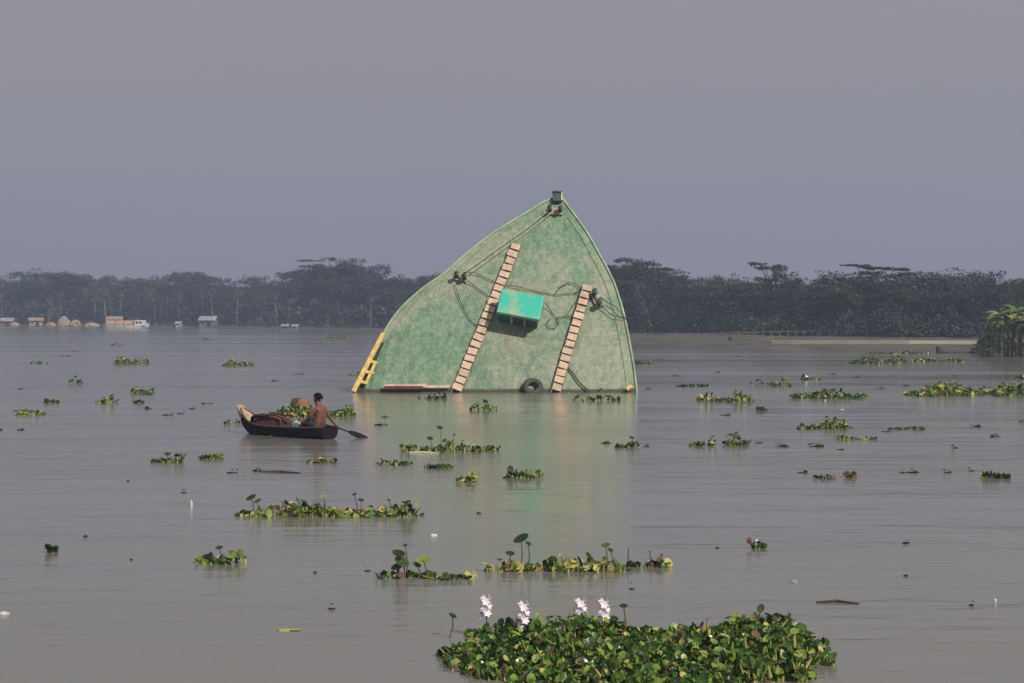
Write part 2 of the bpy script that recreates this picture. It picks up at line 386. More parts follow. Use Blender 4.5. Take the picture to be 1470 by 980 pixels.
thicket('woodland', -330, 330, 105, 150, 143, 149, 4600, .85, 'dark', 43, 'hazy mass of woodland filling behind the left bank trees')
thicket('woodland', 370, 1500, 125, 170, 143, 150, 4200, .75, 'dark', 44, 'hazy mass of woodland filling behind the right bank trees')
thicket('scrub', -330, 330, 5, 18, 166, 168.5, 700, .30, 'mid', 45, 'low scrub along the left bank water edge')
thicket('scrub', 640, 1500, 2, 60, 165, 178, 4200, .20, 'dark', 46, 'low scrub along the near bank right of the broad leaved bush')

# banana clump at the right bank
M_BAN = [mat('banana_leaf', (0.13, 0.20, 0.05), 0.45, (0.07, 0.12, 0.03), 1.2, translucent=.25), mat('banana_leaf_yellow', (0.30, 0.32, 0.10), 0.45, (0.17, 0.22, 0.06), 1.2, translucent=.25)]
M_BANST = mat('banana_stem', (0.25, 0.22, 0.12), 0.8, (0.12, 0.11, 0.06), 3)
def banana(px, row, h, seed, label):
    r = random.Random(seed); d = dist(row, .2); g = Vector((wx(px, d), d, .1))
    root = empty('banana_plant', g, label, 'plant', 'broad leaved plants on the right bank')
    st = MB(); lf = MB()
    for j in range(3):
        b = Vector((r.uniform(-.7, .7), r.uniform(-.7, .7), -.4)); hh = h * r.uniform(.55, .85); top = b + Vector((r.uniform(-.3, .3), r.uniform(-.3, .3), hh * .75))
        st.tube([b, b.lerp(top, .5), top], [.14, .11, .07], 7)
        for i in range(15):
            a = r.uniform(0, 6.28); e = r.uniform(.1, 1.25); L = r.uniform(1.1, 1.9) * h / 5; dh = Vector((math.cos(a), math.sin(a), 0)); sdv = Vector((-dh.y, dh.x, 0))
            p = top.copy(); rows = []
            for s in range(7):
                w = .30 * h / 5 * (math.sin(math.pi * min(1, (s + .35) / 6.4)) ** .7) + .01
                rows.append((p - sdv * w - Vector((0, 0, w * .4)), p.copy(), p + sdv * w - Vector((0, 0, w * .4))))
                p = p + (dh * math.cos(e) + Vector((0, 0, math.sin(e)))) * L / 6; e -= .36
            vs = [q for rw in rows for q in rw]
            fs = []
            for s in range(6):
                for q in (0, 1): fs.append((s * 3 + q, s * 3 + q + 1, s * 3 + q + 4, s * 3 + q + 3))
            lf.add(vs, fs, 1 if r.random() < .4 else 0)
    st.build('stem', M_BANST, root); lf.build('leaves', M_BAN, root)
    return root
for i, (px, row, h, lab) in enumerate([
    (611, 184.5, 3.6, 'short broad leaved plant at the left end of the right bank bush'),
    (617, 184.0, 5.0, 'sunlit broad leaved plant second from the left in the right bank bush'),
    (624, 184.8, 6.0, 'tall yellow green broad leaved plant in the middle of the right bank bush'),
    (631, 184.2, 5.7, 'broad leaved plant right of the tallest one in the right bank bush'),
    (637, 185.0, 5.2, 'broad leaved plant in front of the leaning palm on the right bank'),
    (646, 185.2, 5.4, 'broad leaved plant with wide leaves just right of the leaning palm'),
    (655, 185.4, 3.4, 'low broad leaved plant right end of the bank bush')]):
    banana(px, row, h, 60 + i, lab)
mb = MB(); rr = random.Random(9)
for _ in range(620):
    px = rr.uniform(606, 700); row = rr.uniform(183.0, 185.4); g = W_(px, row, .2); hh = 3.5 * min(1, max(.15, (px - 605) / 16))
    clump(mb, g + Vector((0, rr.uniform(0, 3), rr.uniform(0, hh))), .5, .5, .35, 16, .13, rr, .4)
tag(mb.build('undergrowth', LEAF['mid'], origin=W_(640, 184.5)), 'low leafy scrub round the feet of the broad leaved bush', 'bush', kind='stuff')
g = ground_at(637, 190)
tr, cr = tree_palm(6.2, 91, 'mid'); root = empty('palm_tree', g, 'leaning palm with one long arching frond over the broad leaved bush', 'tree')
tr.build('trunk', M_BARK, root); cr.build('crown', LEAF['mid'], root)

# ------------------------------------------------------------------ far bank buildings and boats
M_TIN = mat('pale_tin', (0.40, 0.41, 0.42), 0.6, (0.20, 0.19, 0.18), 1.5)
M_TAN = mat('tan_mat_wall', (0.48, 0.34, 0.24), 0.9, (0.28, 0.20, 0.14), 1.5)
M_WHITE = mat('white_paint', (0.68, 0.69, 0.67), 0.6, (0.45, 0.45, 0.43), 2)
M_OLDW = mat('grey_old_wall', (.22, .21, .20), .9, (.12, .11, .10), 1)
M_DARKGAP = mat('dark_opening', (0.03, 0.03, 0.03), 0.9)
M_STRAW = mat('straw', (0.42, 0.31, 0.22), 0.95, (0.20, 0.15, 0.11), 1.4, bump=.05)
M_SAND = mat('pale_concrete', (0.52, 0.45, 0.33), 0.9, (0.45, 0.40, 0.31), .6)
def hut(px, off, w, h, wallm, roofm, label, rise=.9, rz=0.0, depth=3.0):
    g = ground_at(px, bank_d(px) + off); root = empty('hut', g, label, 'hut', None, rz)
    a = MB(); a.box((0, 0, h / 2 - .2), (w, depth, h + .4)); a.build('wall', wallm, root)
    b = MB(); ov = .35
    for sg in (-1, 1):
        b.add([(-w / 2 - ov, sg * (depth / 2 + ov), h - .1), (w / 2 + ov, sg * (depth / 2 + ov), h - .1), (w / 2 + ov, 0, h + rise), (-w / 2 - ov, 0, h + rise),
               (-w / 2 - ov, sg * (depth / 2 + ov), h - .18), (w / 2 + ov, sg * (depth / 2 + ov), h - .18), (w / 2 + ov, 0, h + rise - .08), (-w / 2 - ov, 0, h + rise - .08)],
              [(0, 1, 2, 3), (4, 7, 6, 5), (0, 4, 5, 1), (0, 3, 7, 4), (1, 5, 6, 2)])
    b.build('roof', roofm, root)
    c = MB(); c.box((w * .12, -depth / 2 - .03, h * .42), (min(1.0, w * .25), .06, h * .8)); c.build('door', M_DARKGAP, root)
    e = MB(); e.box((-w * .28, -depth / 2 - .03, h * .55), (min(.8, w * .2), .06, h * .3)); e.build('window', M_DARKGAP, root)
    return root
hut(12.5, 8, 3.4, 1.3, M_OLDW, M_TIN, 'small grey tin roofed hut at the left edge of the far bank', .8)
hut(30, 7, 3.4, 1.5, M_TAN, M_STRAW, 'tan walled hut nearest the left edge hut', .7, .2)
hut(78, 5, 3.6, 1.9, M_TAN, M_STRAW, 'tan hut standing behind the moored launch', .7, .1)
hut(135, 9, 3.8, 1.7, M_OLDW, M_TIN, 'hut with a broad pale grey tin roof under the palms', .9, -.1)
hut(182, 6, 1.1, .6, M_OLDW, M_TIN, 'tiny grey hut near the pale bushy tree, left of a white one', .3)
hut(188, 6, .9, .6, M_WHITE, M_TIN, 'tiny white hut near the pale bushy tree, right of a grey one', .3)
hut(117, 8, 1.0, .8, M_WHITE, M_TIN, 'narrow white shed between the moored launch and the grey roofed hut', .5)
hut(492, 62, 2.6, .9, M_TIN, M_WHITE, 'low shed with a bright white roof on the right bank', .35, 0, 2.0)
# straw heaps
for i, (px, w, h, lab) in enumerate([(2, 4, 1.3, 'straw heap cut by the left edge of the picture'), (17, 3, 1.0, 'low straw heap right of the leftmost tin hut'), (39, 3.2, 1.0, 'low straw heap beside the tan walled hut'), (47, 4.2, 2.6, 'tall pointed straw heap on the far bank'), (54, 4.0, 1.7, 'straw heap on the right slope of the pointed one'), (64, 4.6, 1.0, 'flat dark straw heap left of the moored launch')]):
    r = random.Random(i + 300); mb = MB(); g = ground_at(px, bank_d(px) + 6); N = 18
    prof = [(1.0, -.3), (.96, .15), (.8, .45), (.55, .72), (.28, .93), (.03, 1.0)]
    vs = []
    for (a, z) in prof:
        for k in range(N):
            q = 2 * math.pi * k / N; j = a * r.uniform(.88, 1.1); vs.append((math.cos(q) * j * w / 2, math.sin(q) * j * w / 2.6, z * h + r.uniform(-.04, .04)))
    fs = [(i2 * N + k, i2 * N + (k + 1) % N, (i2 + 1) * N + (k + 1) % N, (i2 + 1) * N + k) for i2 in range(len(prof) - 1) for k in range(N)]
    fs.append(tuple(5 * N + k for k in range(N)))
    mb.add(vs, fs); ob = mb.build('straw_heap', M_STRAW); ob.location = g; tag(ob, lab, 'straw heap', 'straw heaps on the far left bank')
# moored launch
def boat_hull(mb, L, B, D, sheer=.3, n=16, mi=0, flat=.0, open_=True):
    """x along the boat (bow at +x); returns ring data"""
    rings = []
    for i in range(n + 1):
        u = i / n * 2 - 1; w = B / 2 * max(.04, (1 - abs(u) ** 2.6)) if u > 0 else B / 2 * (1 - .55 * abs(u) ** 3)
        sh = D * .55 + sheer * (abs(u) ** 2.4) * (1.3 if u > 0 else .6); keel = -D * .45 + (D * .75 * max(0, u) ** 3) + D * .3 * max(0, -u) ** 4
        x = u * L / 2; sec = []
        for k in range(9):
            a = math.pi * k / 8; y = -math.cos(a) * w; s = math.sin(a) ** .6
            sec.append((x, y, sh + (keel - sh) * s))
        rings.append(sec)
    vs = [p for s_ in rings for p in s_]; fs = [(i * 9 + k, (i + 1) * 9 + k, (i + 1) * 9 + k + 1, i * 9 + k + 1) for i in range(n) for k in range(8)]
    fs.append(tuple(range(9))); fs.append(tuple(n * 9 + k for k in range(8, -1, -1)))
    mb.add(vs, fs, mi); return rings
d = dist(169.3); root = empty('motor_launch', (wx(85, d), d, 0), 'moored launch with tan canopy and white cabin at the far left bank', 'boat')
mb = MB(); boat_hull(mb, 10.5, 2.4, 1.3, .5); mb.build('hull', mat('launch_hull', (.55, .60, .58), .6, (.3, .32, .33), 1), root, smooth=True)
mb = MB(); mb.box((3.2, 0, 1.35), (2.6, 1.8, 1.3), taper=.92); mb.build('cabin', M_WHITE, root)
mb = MB(); [mb.box((x, -.93, 1.5), (.5, .06, .45)) for x in (2.6, 3.4)]; mb.build('window', M_DARKGAP, root)
for k in range(3):
    mb = MB(); mb.lathe([(.95, -1.0), (1.0, -.95), (1.0, .95), (.95, 1.0)], Matrix.Rotation(math.pi / 2, 3, 'Y'), (-3.6 + k * 2.1, 0, .95), 14); mb.build('canopy', M_TAN, root)
# low pale revetment along the muddy bank, and posts behind it
mb = MB(); pts = []
ctl = []
for px in range(466, 625, 12):
    d = bank_d(px)
    while land_z(px, d) + .34 < CH - 16.4 * d / F: d += .05
    ctl.append((px, d))
for px in range(472, 607, 2):
    d = interp(ctl, px); pts.append(Vector((wx(px, d), d, CH - 16.4 * d / F - .20)))
for a, b in zip(pts, pts[1:]):
    y0, y1 = Vector((0, .5, 0)), Vector((0, -.3, 0))
    mb.add([a + y1 + Vector((0, 0, -.3)), b + y1 + Vector((0, 0, -.3)), b + y1 + Vector((0, 0, .20)), a + y1 + Vector((0, 0, .20)), a + y0 + Vector((0, 0, .20)), b + y0 + Vector((0, 0, .20)), a + y0 + Vector((0, 0, -.3)), b + y0 + Vector((0, 0, -.3))],
           [(0, 1, 2, 3), (3, 2, 5, 4), (4, 5, 7, 6)])
tag(mb.build('retaining_wall', M_SAND, origin=pts[0]), 'long low pale retaining wall catching the sun along the muddy right bank', 'wall')
M_POST = mat('old_post', (.17, .14, .11), .9)
root = empty('bank_fence', ground_at(470, 245), 'low dark fence of posts and a rail behind the pale retaining wall', 'fence')
o0 = root.location.copy(); mb = MB(); prev = None
for k, px in enumerate(range(398, 604, 5)):
    g = ground_at(px, 246 + bank_d(px) * 0) if bank_d(px) < 235 else ground_at(px, bank_d(px) + 12)
    p = MB(); p.tube([g + Vector((0, 0, -.2)) - o0, g + Vector((0, 0, .75)) - o0], .07, 6); p.build('post', M_POST, root)
    if prev: mb.tube([prev + Vector((0, 0, .6)) - o0, g + Vector((0, 0, .6)) - o0], .05, 5)
    prev = g
mb.build('rail', M_POST, root)
# beached rowing boats on the mud
for i, (px, row, L, lab) in enumerate([(466, 177.6, 5.5, 'dark beached boat at the left end of the pale retaining wall'), (594, 183.5, 4.6, 'dark low boat drawn up left of the broad leaved bush')]):
    mb = MB(); boat_hull(mb, L, 1.1, .6, .3); d = dist(row, .1); ob = mb.build('beached_boat', M_POST, smooth=True); ob.location = (wx(px, d), d, .25 if i == 0 else .1); ob.rotation_euler.z = .15
    tag(ob, lab, 'boat')

# ------------------------------------------------------------------ the sunken vessel: bow end of the deck standing out of the water
TILT = math.radians(25); TT = math.tan(TILT); D0 = dist(208.0)
NRM = Vector((0, -math.cos(TILT), math.sin(TILT))); UPS = Vector((0, math.sin(TILT), math.cos(TILT)))
def DK(px, py, off=0.0):
    k = (HOR - py) / F; Y = (D0 + CH * TT) / (1 - k * TT); p = Vector((wx(px, Y), Y, CH + k * Y)); return p + NRM * off
SHIP0 = Vector((wx(312, D0), D0, 0))
ship = empty('sunken_vessel', SHIP0, 'large worn green vessel sunk with its triangular bow deck standing out of the river', 'ship')
LEFT = [(344.2, 90.0), (338.0, 92.8), (331.7, 96.8), (321.0, 103.2), (310.2, 109.8), (294.9, 121.3), (278.1, 135.9), (268.0, 142.8), (259.0, 150.2), (251.5, 157.6), (245.6, 165.4), (239.8, 175.4), (234.5, 187), (230.2, 198), (227.5, 208.0), (225, 222), (223, 240)]
RIGHT = [(350.8, 90.0), (354.0, 94.5), (358.6, 100.6), (366.5, 112.0), (373.0, 123.6), (378.2, 133), (382.8, 143), (386.8, 155.7), (389.6, 167), (391.9, 179), (393.8, 190), (395.0, 199), (396.0, 208.0), (397, 222), (398, 240)]
def deck_coords(tab):   # to (x, s) on the deck plane, metres
    out = []
    for px, py in tab:
        p = DK(px, py); out.append((p.x - SHIP0.x, (p - SHIP0).dot(UPS)))
    return out
Lc, Rc = deck_coords(LEFT), deck_coords(RIGHT)
def smooth_tab(tab):
    pts = catmull([Vector((a, b, 0)) for a, b in tab], 8); return sorted([(p.y, p.x) for p in pts])
LT, RT = smooth_tab(Lc), smooth_tab(Rc)
s_top = min(LT[-1][0], RT[-1][0]); s_bot = max(LT[0][0], RT[0][0])
NR, NC = 60, 28
def deck_pt(s, u, off=0.0):
    xl, xr = interp(LT, s), interp(RT, s); x = lerp(xl, xr, (u + 1) / 2)
    camb = .16 * (1 - u * u) * min(1, (xr - xl) / 6)
    return Vector((x, 0, 0)) + UPS * s + NRM * (off + camb)

def deck_material():
    m = bpy.data.materials.new('worn_green_deck'); m.use_nodes = True; t = m.node_tree; b = t.nodes['Principled BSDF']; b.inputs['Roughness'].default_value = .75
    b.inputs['Specular IOR Level'].default_value = 0.3
    tc = t.nodes.new('ShaderNodeTexCoord')
    def noise(sc, st=(1, 1, 1), de=5, ro=.6, di=0):
        mp = t.nodes.new('ShaderNodeMapping'); mp.inputs['Scale'].default_value = st
        n = t.nodes.new('ShaderNodeTexNoise'); n.inputs['Scale'].default_value = sc; n.inputs['Detail'].default_value = de; n.inputs['Roughness'].default_value = ro; n.inputs['Distortion'].default_value = di
        t.links.new(tc.outputs['Object'], mp.inputs[0]); t.links.new(mp.outputs[0], n.inputs[0]); return n.outputs[0]
    def ramp(src, a, c, ca=(0, 0, 0), cc=(1, 1, 1)):
        r = t.nodes.new('ShaderNodeValToRGB'); r.color_ramp.elements[0].position = a; r.color_ramp.elements[1].position = c
        r.color_ramp.elements[0].color = (*ca, 1); r.color_ramp.elements[1].color = (*cc, 1); t.links.new(src, r.inputs[0]); return r.outputs[0]
    def mix(f, a, c):
        n = t.nodes.new('ShaderNodeMix'); n.data_type = 'RGBA'
        if isinstance(f, float): n.inputs[0].default_value = f
        else: t.links.new(f, n.inputs[0])
        for i, q in ((6, a), (7, c)):
            if isinstance(q, tuple): n.inputs[i].default_value = (*q, 1)
            else: t.links.new(q, n.inputs[i])
        return n.outputs[2]
    green = ramp(noise(1.1, (1, 1, .8), 8, .75), .40, .60, (.045, .155, .092), (.15, .285, .165))
    # worn pale patches: more of them low and in the middle, fresh green at the stem head
    sep = t.nodes.new('ShaderNodeSeparateXYZ'); t.links.new(tc.outputs['Object'], sep.inputs[0])
    hgt = t.nodes.new('ShaderNodeMapRange'); hgt.inputs[1].default_value = 6.0; hgt.inputs[2].default_value = 8.4; hgt.inputs[3].default_value = .01; hgt.inputs[4].default_value = -.30
    t.links.new(sep.outputs[2], hgt.inputs[0])
    add = t.nodes.new('ShaderNodeMath'); add.operation = 'ADD'; t.links.new(noise(.42, (1, 1, 1), 9, .72, .6), add.inputs[0]); t.links.new(hgt.outputs[0], add.inputs[1])
    lef = t.nodes.new('ShaderNodeMapRange'); lef.inputs[1].default_value = -5.0; lef.inputs[2].default_value = .5; lef.inputs[3].default_value = -.13; lef.inputs[4].default_value = .035
    t.links.new(sep.outputs[0], lef.inputs[0]); add2 = t.nodes.new('ShaderNodeMath'); add2.operation = 'ADD'; t.links.new(add.outputs[0], add2.inputs[0]); t.links.new(lef.outputs[0], add2.inputs[1]); add = add2
    pa, pb = DK(335, 106) - SHIP0, DK(238, 184) - SHIP0; le = math.hypot(pb.x - pa.x, pb.z - pa.z)      # scuffed strip along the upper left edge
    dt = t.nodes.new('ShaderNodeVectorMath'); dt.operation = 'DOT_PRODUCT'; t.links.new(tc.outputs['Object'], dt.inputs[0]); dt.inputs[1].default_value = ((pb.z - pa.z) / le, 0, -(pb.x - pa.x) / le)
    o_ff = (pa.x * (pb.z - pa.z) - pa.z * (pb.x - pa.x)) / le
    eb = t.nodes.new('ShaderNodeMapRange'); eb.inputs[1].default_value = o_ff - .25; eb.inputs[2].default_value = o_ff + .35; eb.inputs[3].default_value = 0; eb.inputs[4].default_value = .13
    t.links.new(dt.outputs['Value'], eb.inputs[0]); add3 = t.nodes.new('ShaderNodeMath'); add3.operation = 'ADD'; t.links.new(add.outputs[0], add3.inputs[0]); t.links.new(eb.outputs[0], add3.inputs[1]); add = add3
    wear = ramp(add.outputs[0], .45, .57)
    c = mix(wear, green, (.31, .32, .225))
    grain = ramp(noise(11.0, (1, 1, .7), 7, .85), .44, .56)
    c = mix(.30, c, mix(grain, (.055, .12, .075), (.42, .45, .35)))
    mott = ramp(noise(4.5, (1, 1, .55), 9, .85, .2), .45, .56)
    c = mix(.30, c, mix(mott, (.065, .17, .105), (.41, .43, .32)))
    scuff = ramp(noise(2.2, (1, 1, .35), 10, .85), .56, .68)
    c = mix(scuff, c, (.39, .40, .31))
    runs = ramp(noise(5.0, (1, 1, .10), 8, .8), .55, .70)           # rain and rust runs down the plates
    runf = t.nodes.new('ShaderNodeMath'); runf.operation = 'MULTIPLY'; t.links.new(runs, runf.inputs[0]); runf.inputs[1].default_value = .70
    c = mix(runf.outputs[0], c, (.12, .15, .09))
    bk = t.nodes.new('ShaderNodeTexBrick'); mpb = t.nodes.new('ShaderNodeMapping'); mpb.inputs['Rotation'].default_value = (math.radians(90), 0, 0); mpb.inputs['Scale'].default_value = (.5, .5, .5)
    t.links.new(tc.outputs['Object'], mpb.inputs[0]); t.links.new(mpb.outputs[0], bk.inputs[0])
    bk.inputs['Scale'].default_value = 1.0; bk.inputs['Mortar Size'].default_value = .006; bk.inputs['Brick Width'].default_value = 1.5; bk.inputs['Row Height'].default_value = .62
    seam = t.nodes.new('ShaderNodeMath'); seam.operation = 'MULTIPLY'; t.links.new(bk.outputs['Fac'], seam.inputs[0]); seam.inputs[1].default_value = .35
    c = mix(seam.outputs[0], c, (.11, .13, .08))
    dark = ramp(noise(3.5, (.5, 1, 1.6), 8, .8, .4), .55, .68)
    c = mix(dark, c, (.10, .16, .10))
    rust = ramp(noise(1.7, (1, 1, .45), 9, .85), .58, .72)
    c = mix(rust, c, (.21, .13, .075))
    vd = t.nodes.new('ShaderNodeVectorMath'); vd.operation = 'DISTANCE'; t.links.new(tc.outputs['Object'], vd.inputs[0]); vd.inputs[1].default_value = tuple(DK(325, 175) - SHIP0)
    mr = t.nodes.new('ShaderNodeMapRange'); mr.inputs[1].default_value = .2; mr.inputs[2].default_value = 1.2; mr.inputs[3].default_value = .55; mr.inputs[4].default_value = 0
    t.links.new(vd.outputs['Value'], mr.inputs[0]); ml = t.nodes.new('ShaderNodeMath'); ml.operation = 'MULTIPLY'
    t.links.new(mr.outputs[0], ml.inputs[0]); t.links.new(ramp(noise(1.8, (1, 1, .5), 6, .7), .35, .6), ml.inputs[1])
    c = mix(ml.outputs[0], c, (.25, .17, .10))
    wl = t.nodes.new('ShaderNodeMath'); wl.operation = 'ADD'; t.links.new(sep.outputs[2], wl.inputs[0])
    wn = t.nodes.new('ShaderNodeMath'); wn.operation = 'MULTIPLY'; t.links.new(noise(1.5, (1, 1, 1), 6, .7), wn.inputs[0]); wn.inputs[1].default_value = -.22; t.links.new(wn.outputs[0], wl.inputs[1])
    c = mix(ramp(wl.outputs[0], .0, .09, (1, 1, 1), (0, 0, 0)), c, (.060, .065, .040))        # slimy tide band
    t.links.new(c, b.inputs['Base Color'])
    bp = t.nodes.new('ShaderNodeBump'); bp.inputs['Strength'].default_value = .5; bp.inputs['Distance'].default_value = .04
    t.links.new(noise(1.8, (1, 1, 1), 6, .7), bp.inputs['Height']); t.links.new(bp.outputs[0], b.inputs['Normal'])
    return m
M_DECK = deck_material()
M_RIM = mat('scuffed_rim', (.42, .48, .33), .7, (.17, .28, .18), 1.6, 8)
M_HULL = mat('hull_side', (.13, .19, .13), .7, (.11, .09, .07), .6, 7)
M_DKGREEN = mat('dark_green_paint', (.02, .09, .065), .5, (.012, .04, .03), 3)
M_TURQ = mat('turquoise_paint', (.025, .47, .34), .45, (.30, .42, .26), 1.0, 8)
M_TURQ.node_tree.nodes['Color Ramp'].color_ramp.elements[0].position = .38; M_TURQ.node_tree.nodes['Color Ramp'].color_ramp.elements[1].position = .52
M_TEAL = mat('teal_paint', (.015, .17, .14), .6, (.01, .08, .07), 2)
M_IRON = mat('pale_scuffed_iron', (.50, .46, .36), .6, (.25, .16, .10), 4)
M_DARK = mat('black_iron', (.02, .022, .022), .5)
M_PLANK = mat('bare_plank', (.76, .57, .41), .85, (.50, .35, .24), 5, 7)
M_PLANK2 = mat('weathered_plank', (.64, .51, .39), .85, (.42, .31, .22), 5, 7)
M_RAILW = mat('dark_ladder_rail', (.20, .13, .08), .85)
M_YEL = mat('yellow_paint', (.82, .59, .16), .6, (.42, .28, .10), 5, 8)
M_REDW = mat('dark_red_fender', (.10, .022, .02), .8)
M_PINKW = mat('pale_fender_wood', (.58, .47, .36), .85, (.40, .27, .2), 2)

mb = MB(); vs = []
for i in range(NR + 1):
    s = lerp(s_bot, s_top, i / NR)
    for j in range(NC + 1): vs.append(deck_pt(s, j / NC * 2 - 1))
mb.add(vs, [(i * (NC + 1) + j, i * (NC + 1) + j + 1, (i + 1) * (NC + 1) + j + 1, (i + 1) * (NC + 1) + j) for i in range(NR) for j in range(NC)])
mb.build('deck', M_DECK, ship, smooth=True)
# hull shell behind the deck (flared sides drawn in to the keel)
mb = MB(); vs = []; K = 10
for i in range(NR + 1):
    s = lerp(s_bot, s_top, i / NR); f = (i / NR)
    xl, xr = interp(LT, s), interp(RT, s); cx = (xl + xr) / 2; dep = 2.7 * (1 - f ** 3) + .35
    for k in range(2 * K + 1):
        a = math.pi * k / (2 * K); y = -math.cos(a); q = math.sin(a) ** .55
        vs.append(Vector((cx + y * (xr - xl) / 2 * (.985), 0, 0)) + UPS * (s - (dep * .0)) - NRM * (q * dep + .01))
W2 = 2 * K + 1
mb.add(vs, [(i * W2 + k, (i + 1) * W2 + k, (i + 1) * W2 + k + 1, i * W2 + k + 1) for i in range(NR) for k in range(2 * K)])
mb.add([vs[NR * W2 + k] for k in range(W2)], [tuple(range(W2))])
mb.build('hull', M_HULL, ship, smooth=True)
# rubbing rail round the deck edge
mb = MB()
pl = [deck_pt(lerp(s_bot, s_top, i / 50), -1, .02) for i in range(51)]; pr = [deck_pt(lerp(s_bot, s_top, i / 50), 1, .02) for i in range(51)]
mb.tube(pl + pr[::-1], .055, 7); mb.build('rubbing_rail', M_RIM, ship, smooth=True)
# waterway lip just inside both edges
mb = MB()
for u in (-1, 1):
    P = []
    for i in range(3, 47):
        s = lerp(s_bot, s_top, i / 50); w = interp(RT, s) - interp(LT, s); P.append(deck_pt(s, u * (1 - 2 * .42 / w), .0))
    mb.tube(P, .035, 5)
mb.build('waterway_lip', M_DECK, ship, smooth=True)

def sh(p): return p - SHIP0
def frame_rot(roll):     # x across the deck, y up the slope, z out of the deck
    X = Vector((1, 0, 0)); R = Matrix((X, UPS, NRM)).transposed(); return R @ Matrix.Rotation(roll, 3, 'Z')
# plank ladders
def ladder(a_px, b_px, n, label):
    A, B = DK(*a_px), DK(*b_px); ax = (B - A).normalized(); L = (B - A).length
    ang = math.atan2(-ax.x, ax.dot(UPS)); R = frame_rot(ang); base = sh(A)
    o = empty('ladder', base); o.parent = ship; o['label'] = label
    r = random.Random(n)
    for sx in (-1, 1):
        m = MB(); m.box(R @ Vector((sx * .20, (L - .5) / 2, .24)), (.06, L + .5, .09), R); m.build('rail', M_RAILW, o)
    pitch = L / n
    for i in range(n):
        m = MB(); c = R @ Vector((r.uniform(-.012, .012), pitch * (i + .5), .31 + r.uniform(0, .02)))
        R2 = R @ Matrix.Rotation(r.gauss(0, .05), 3, 'Z') @ Matrix.Rotation(r.uniform(.02, .16), 3, 'X')
        m.box(c, (.43 + r.uniform(-.03, .03), pitch * r.uniform(.70, .82), .045), R2); m.build('rung', M_PLANK if r.random() < .6 else M_PLANK2, o)
    return o
ladder((286.2, 208.6), (323.0, 119.2), 21, 'longer plank ladder on the left, reaching from the water towards the bow')
ladder((346.6, 208.6), (366.3, 144.0), 15, 'shorter plank ladder on the right, below the right mooring post')
# hatch box
R = frame_rot(-.20); c0 = sh(DK(325.0, 161.4, .12))
hb = empty('hatch_box', c0); hb.parent = ship
m = MB(); m.box(R @ Vector((0, -.0, .45)), (1.76, 1.06, .98), R); m.build('box_body', M_TEAL, hb)
m = MB(); m.box(R @ Vector((0, 0, 1.03)), (1.98, 1.22, .20), R, taper=.97); lid = m.build('lid', M_TURQ, hb)
bv = lid.modifiers.new('bevel', 'BEVEL'); bv.width = .03; bv.segments = 2
for x in (-.28, .32):
    m = MB(); m.box(R @ Vector((x, -.60, .62)), (.10, .12, .66), R); m.build('latch', M_IRON, hb)
m = MB(); m.box(R @ Vector((0, 0, -.02)), (1.95, 1.22, .06), R); m.build('coaming', M_TURQ, hb)
# mooring bollards
def bollard(px, py, roll, sc=1.0, gap=.26, label=None):
    R = frame_rot(roll); c = sh(DK(px, py, .10)); b = empty('bollard', c); b.parent = ship
    if label: b['label'] = label
    m = MB(); m.box(R @ Vector((0, 0, .05 * sc)), (gap * 2 * sc + .22 * sc, .34 * sc, .10), R); m.build('base_plate', M_IRON, b)
    for x in (-gap, gap):
        m = MB(); m.lathe([(.10 * sc, .05), (.085 * sc, .32 * sc), (.13 * sc, .34 * sc), (.13 * sc, .40 * sc), (.04, .43 * sc)], R, R @ Vector((x * sc, 0, .06)), 12); m.build('post', M_DARK if sc < 1.05 else M_DKGREEN, b, smooth=False)
    m = MB(); m.tube([R @ Vector((-gap * sc * 1.5, 0, .2 * sc)), R @ Vector((gap * sc * 1.5, 0, .2 * sc))], .04 * sc, 8); m.build('crossbar', M_IRON, b)
    return b
bollard(288.8, 139.2, -.25, .95, .20, 'left mooring bollard')
bollard(371.8, 152.5, -1.15, 1.1, .24, 'right mooring bollard')
bollard(346.2, 98.6, -.05, .95, .26, 'bow mooring bollard')
R = frame_rot(-.04); c = sh(DK(347.3, 91.3, .02)); sp = empty('stem_post', c); sp.parent = ship
m = MB(); m.box(R @ Vector((0, .06, .12)), (.38, .46, .30), R, taper=.9); m.build('post_body', M_DKGREEN, sp)
m = MB(); m.box(R @ Vector((.22, .09, .14)), (.06, .42, .34), R); m.build('side_plate', mat('cream_plate', (.66, .58, .32), .6), sp)
m = MB(); m.box(R @ Vector((0, .325, .17)), (.44, .06, .30), R); m.build('top_plate', M_DKGREEN, sp)
# yellow guard frame at the left waterline
yg = empty('guard_frame', sh(DK(233, 192, .0))); yg.parent = ship
o0 = DK(233, 192, .0)
def seg(name, a, b, w, th, off, mt):
    A, B = DK(*a, off), DK(*b, off); ax = (B - A).normalized(); ang = math.atan2(-ax.x, ax.dot(UPS)); R = frame_rot(ang)
    m = MB(); m.box((A + B) / 2 - o0, (w, (B - A).length, th), R); return m.build(name, mt, yg)
seg('beam', (223.8, 210), (241.9, 174.6), .19, .16, .42, M_YEL)
seg('inner_beam', (231.2, 205), (237.2, 191.5), .12, .12, .36, M_YEL)
for i, (a, b) in enumerate((((232.2, 190.5), (238, 192.3)), ((229.2, 197.2), (236.2, 198.4)), ((226.5, 203.2), (232.4, 204.6)))):
    seg('crossbar', a, b, .13, .10, .38, M_YEL)
seg('backing_plate', (226.5, 209), (240.0, 178), .34, .05, .16, M_DARK)
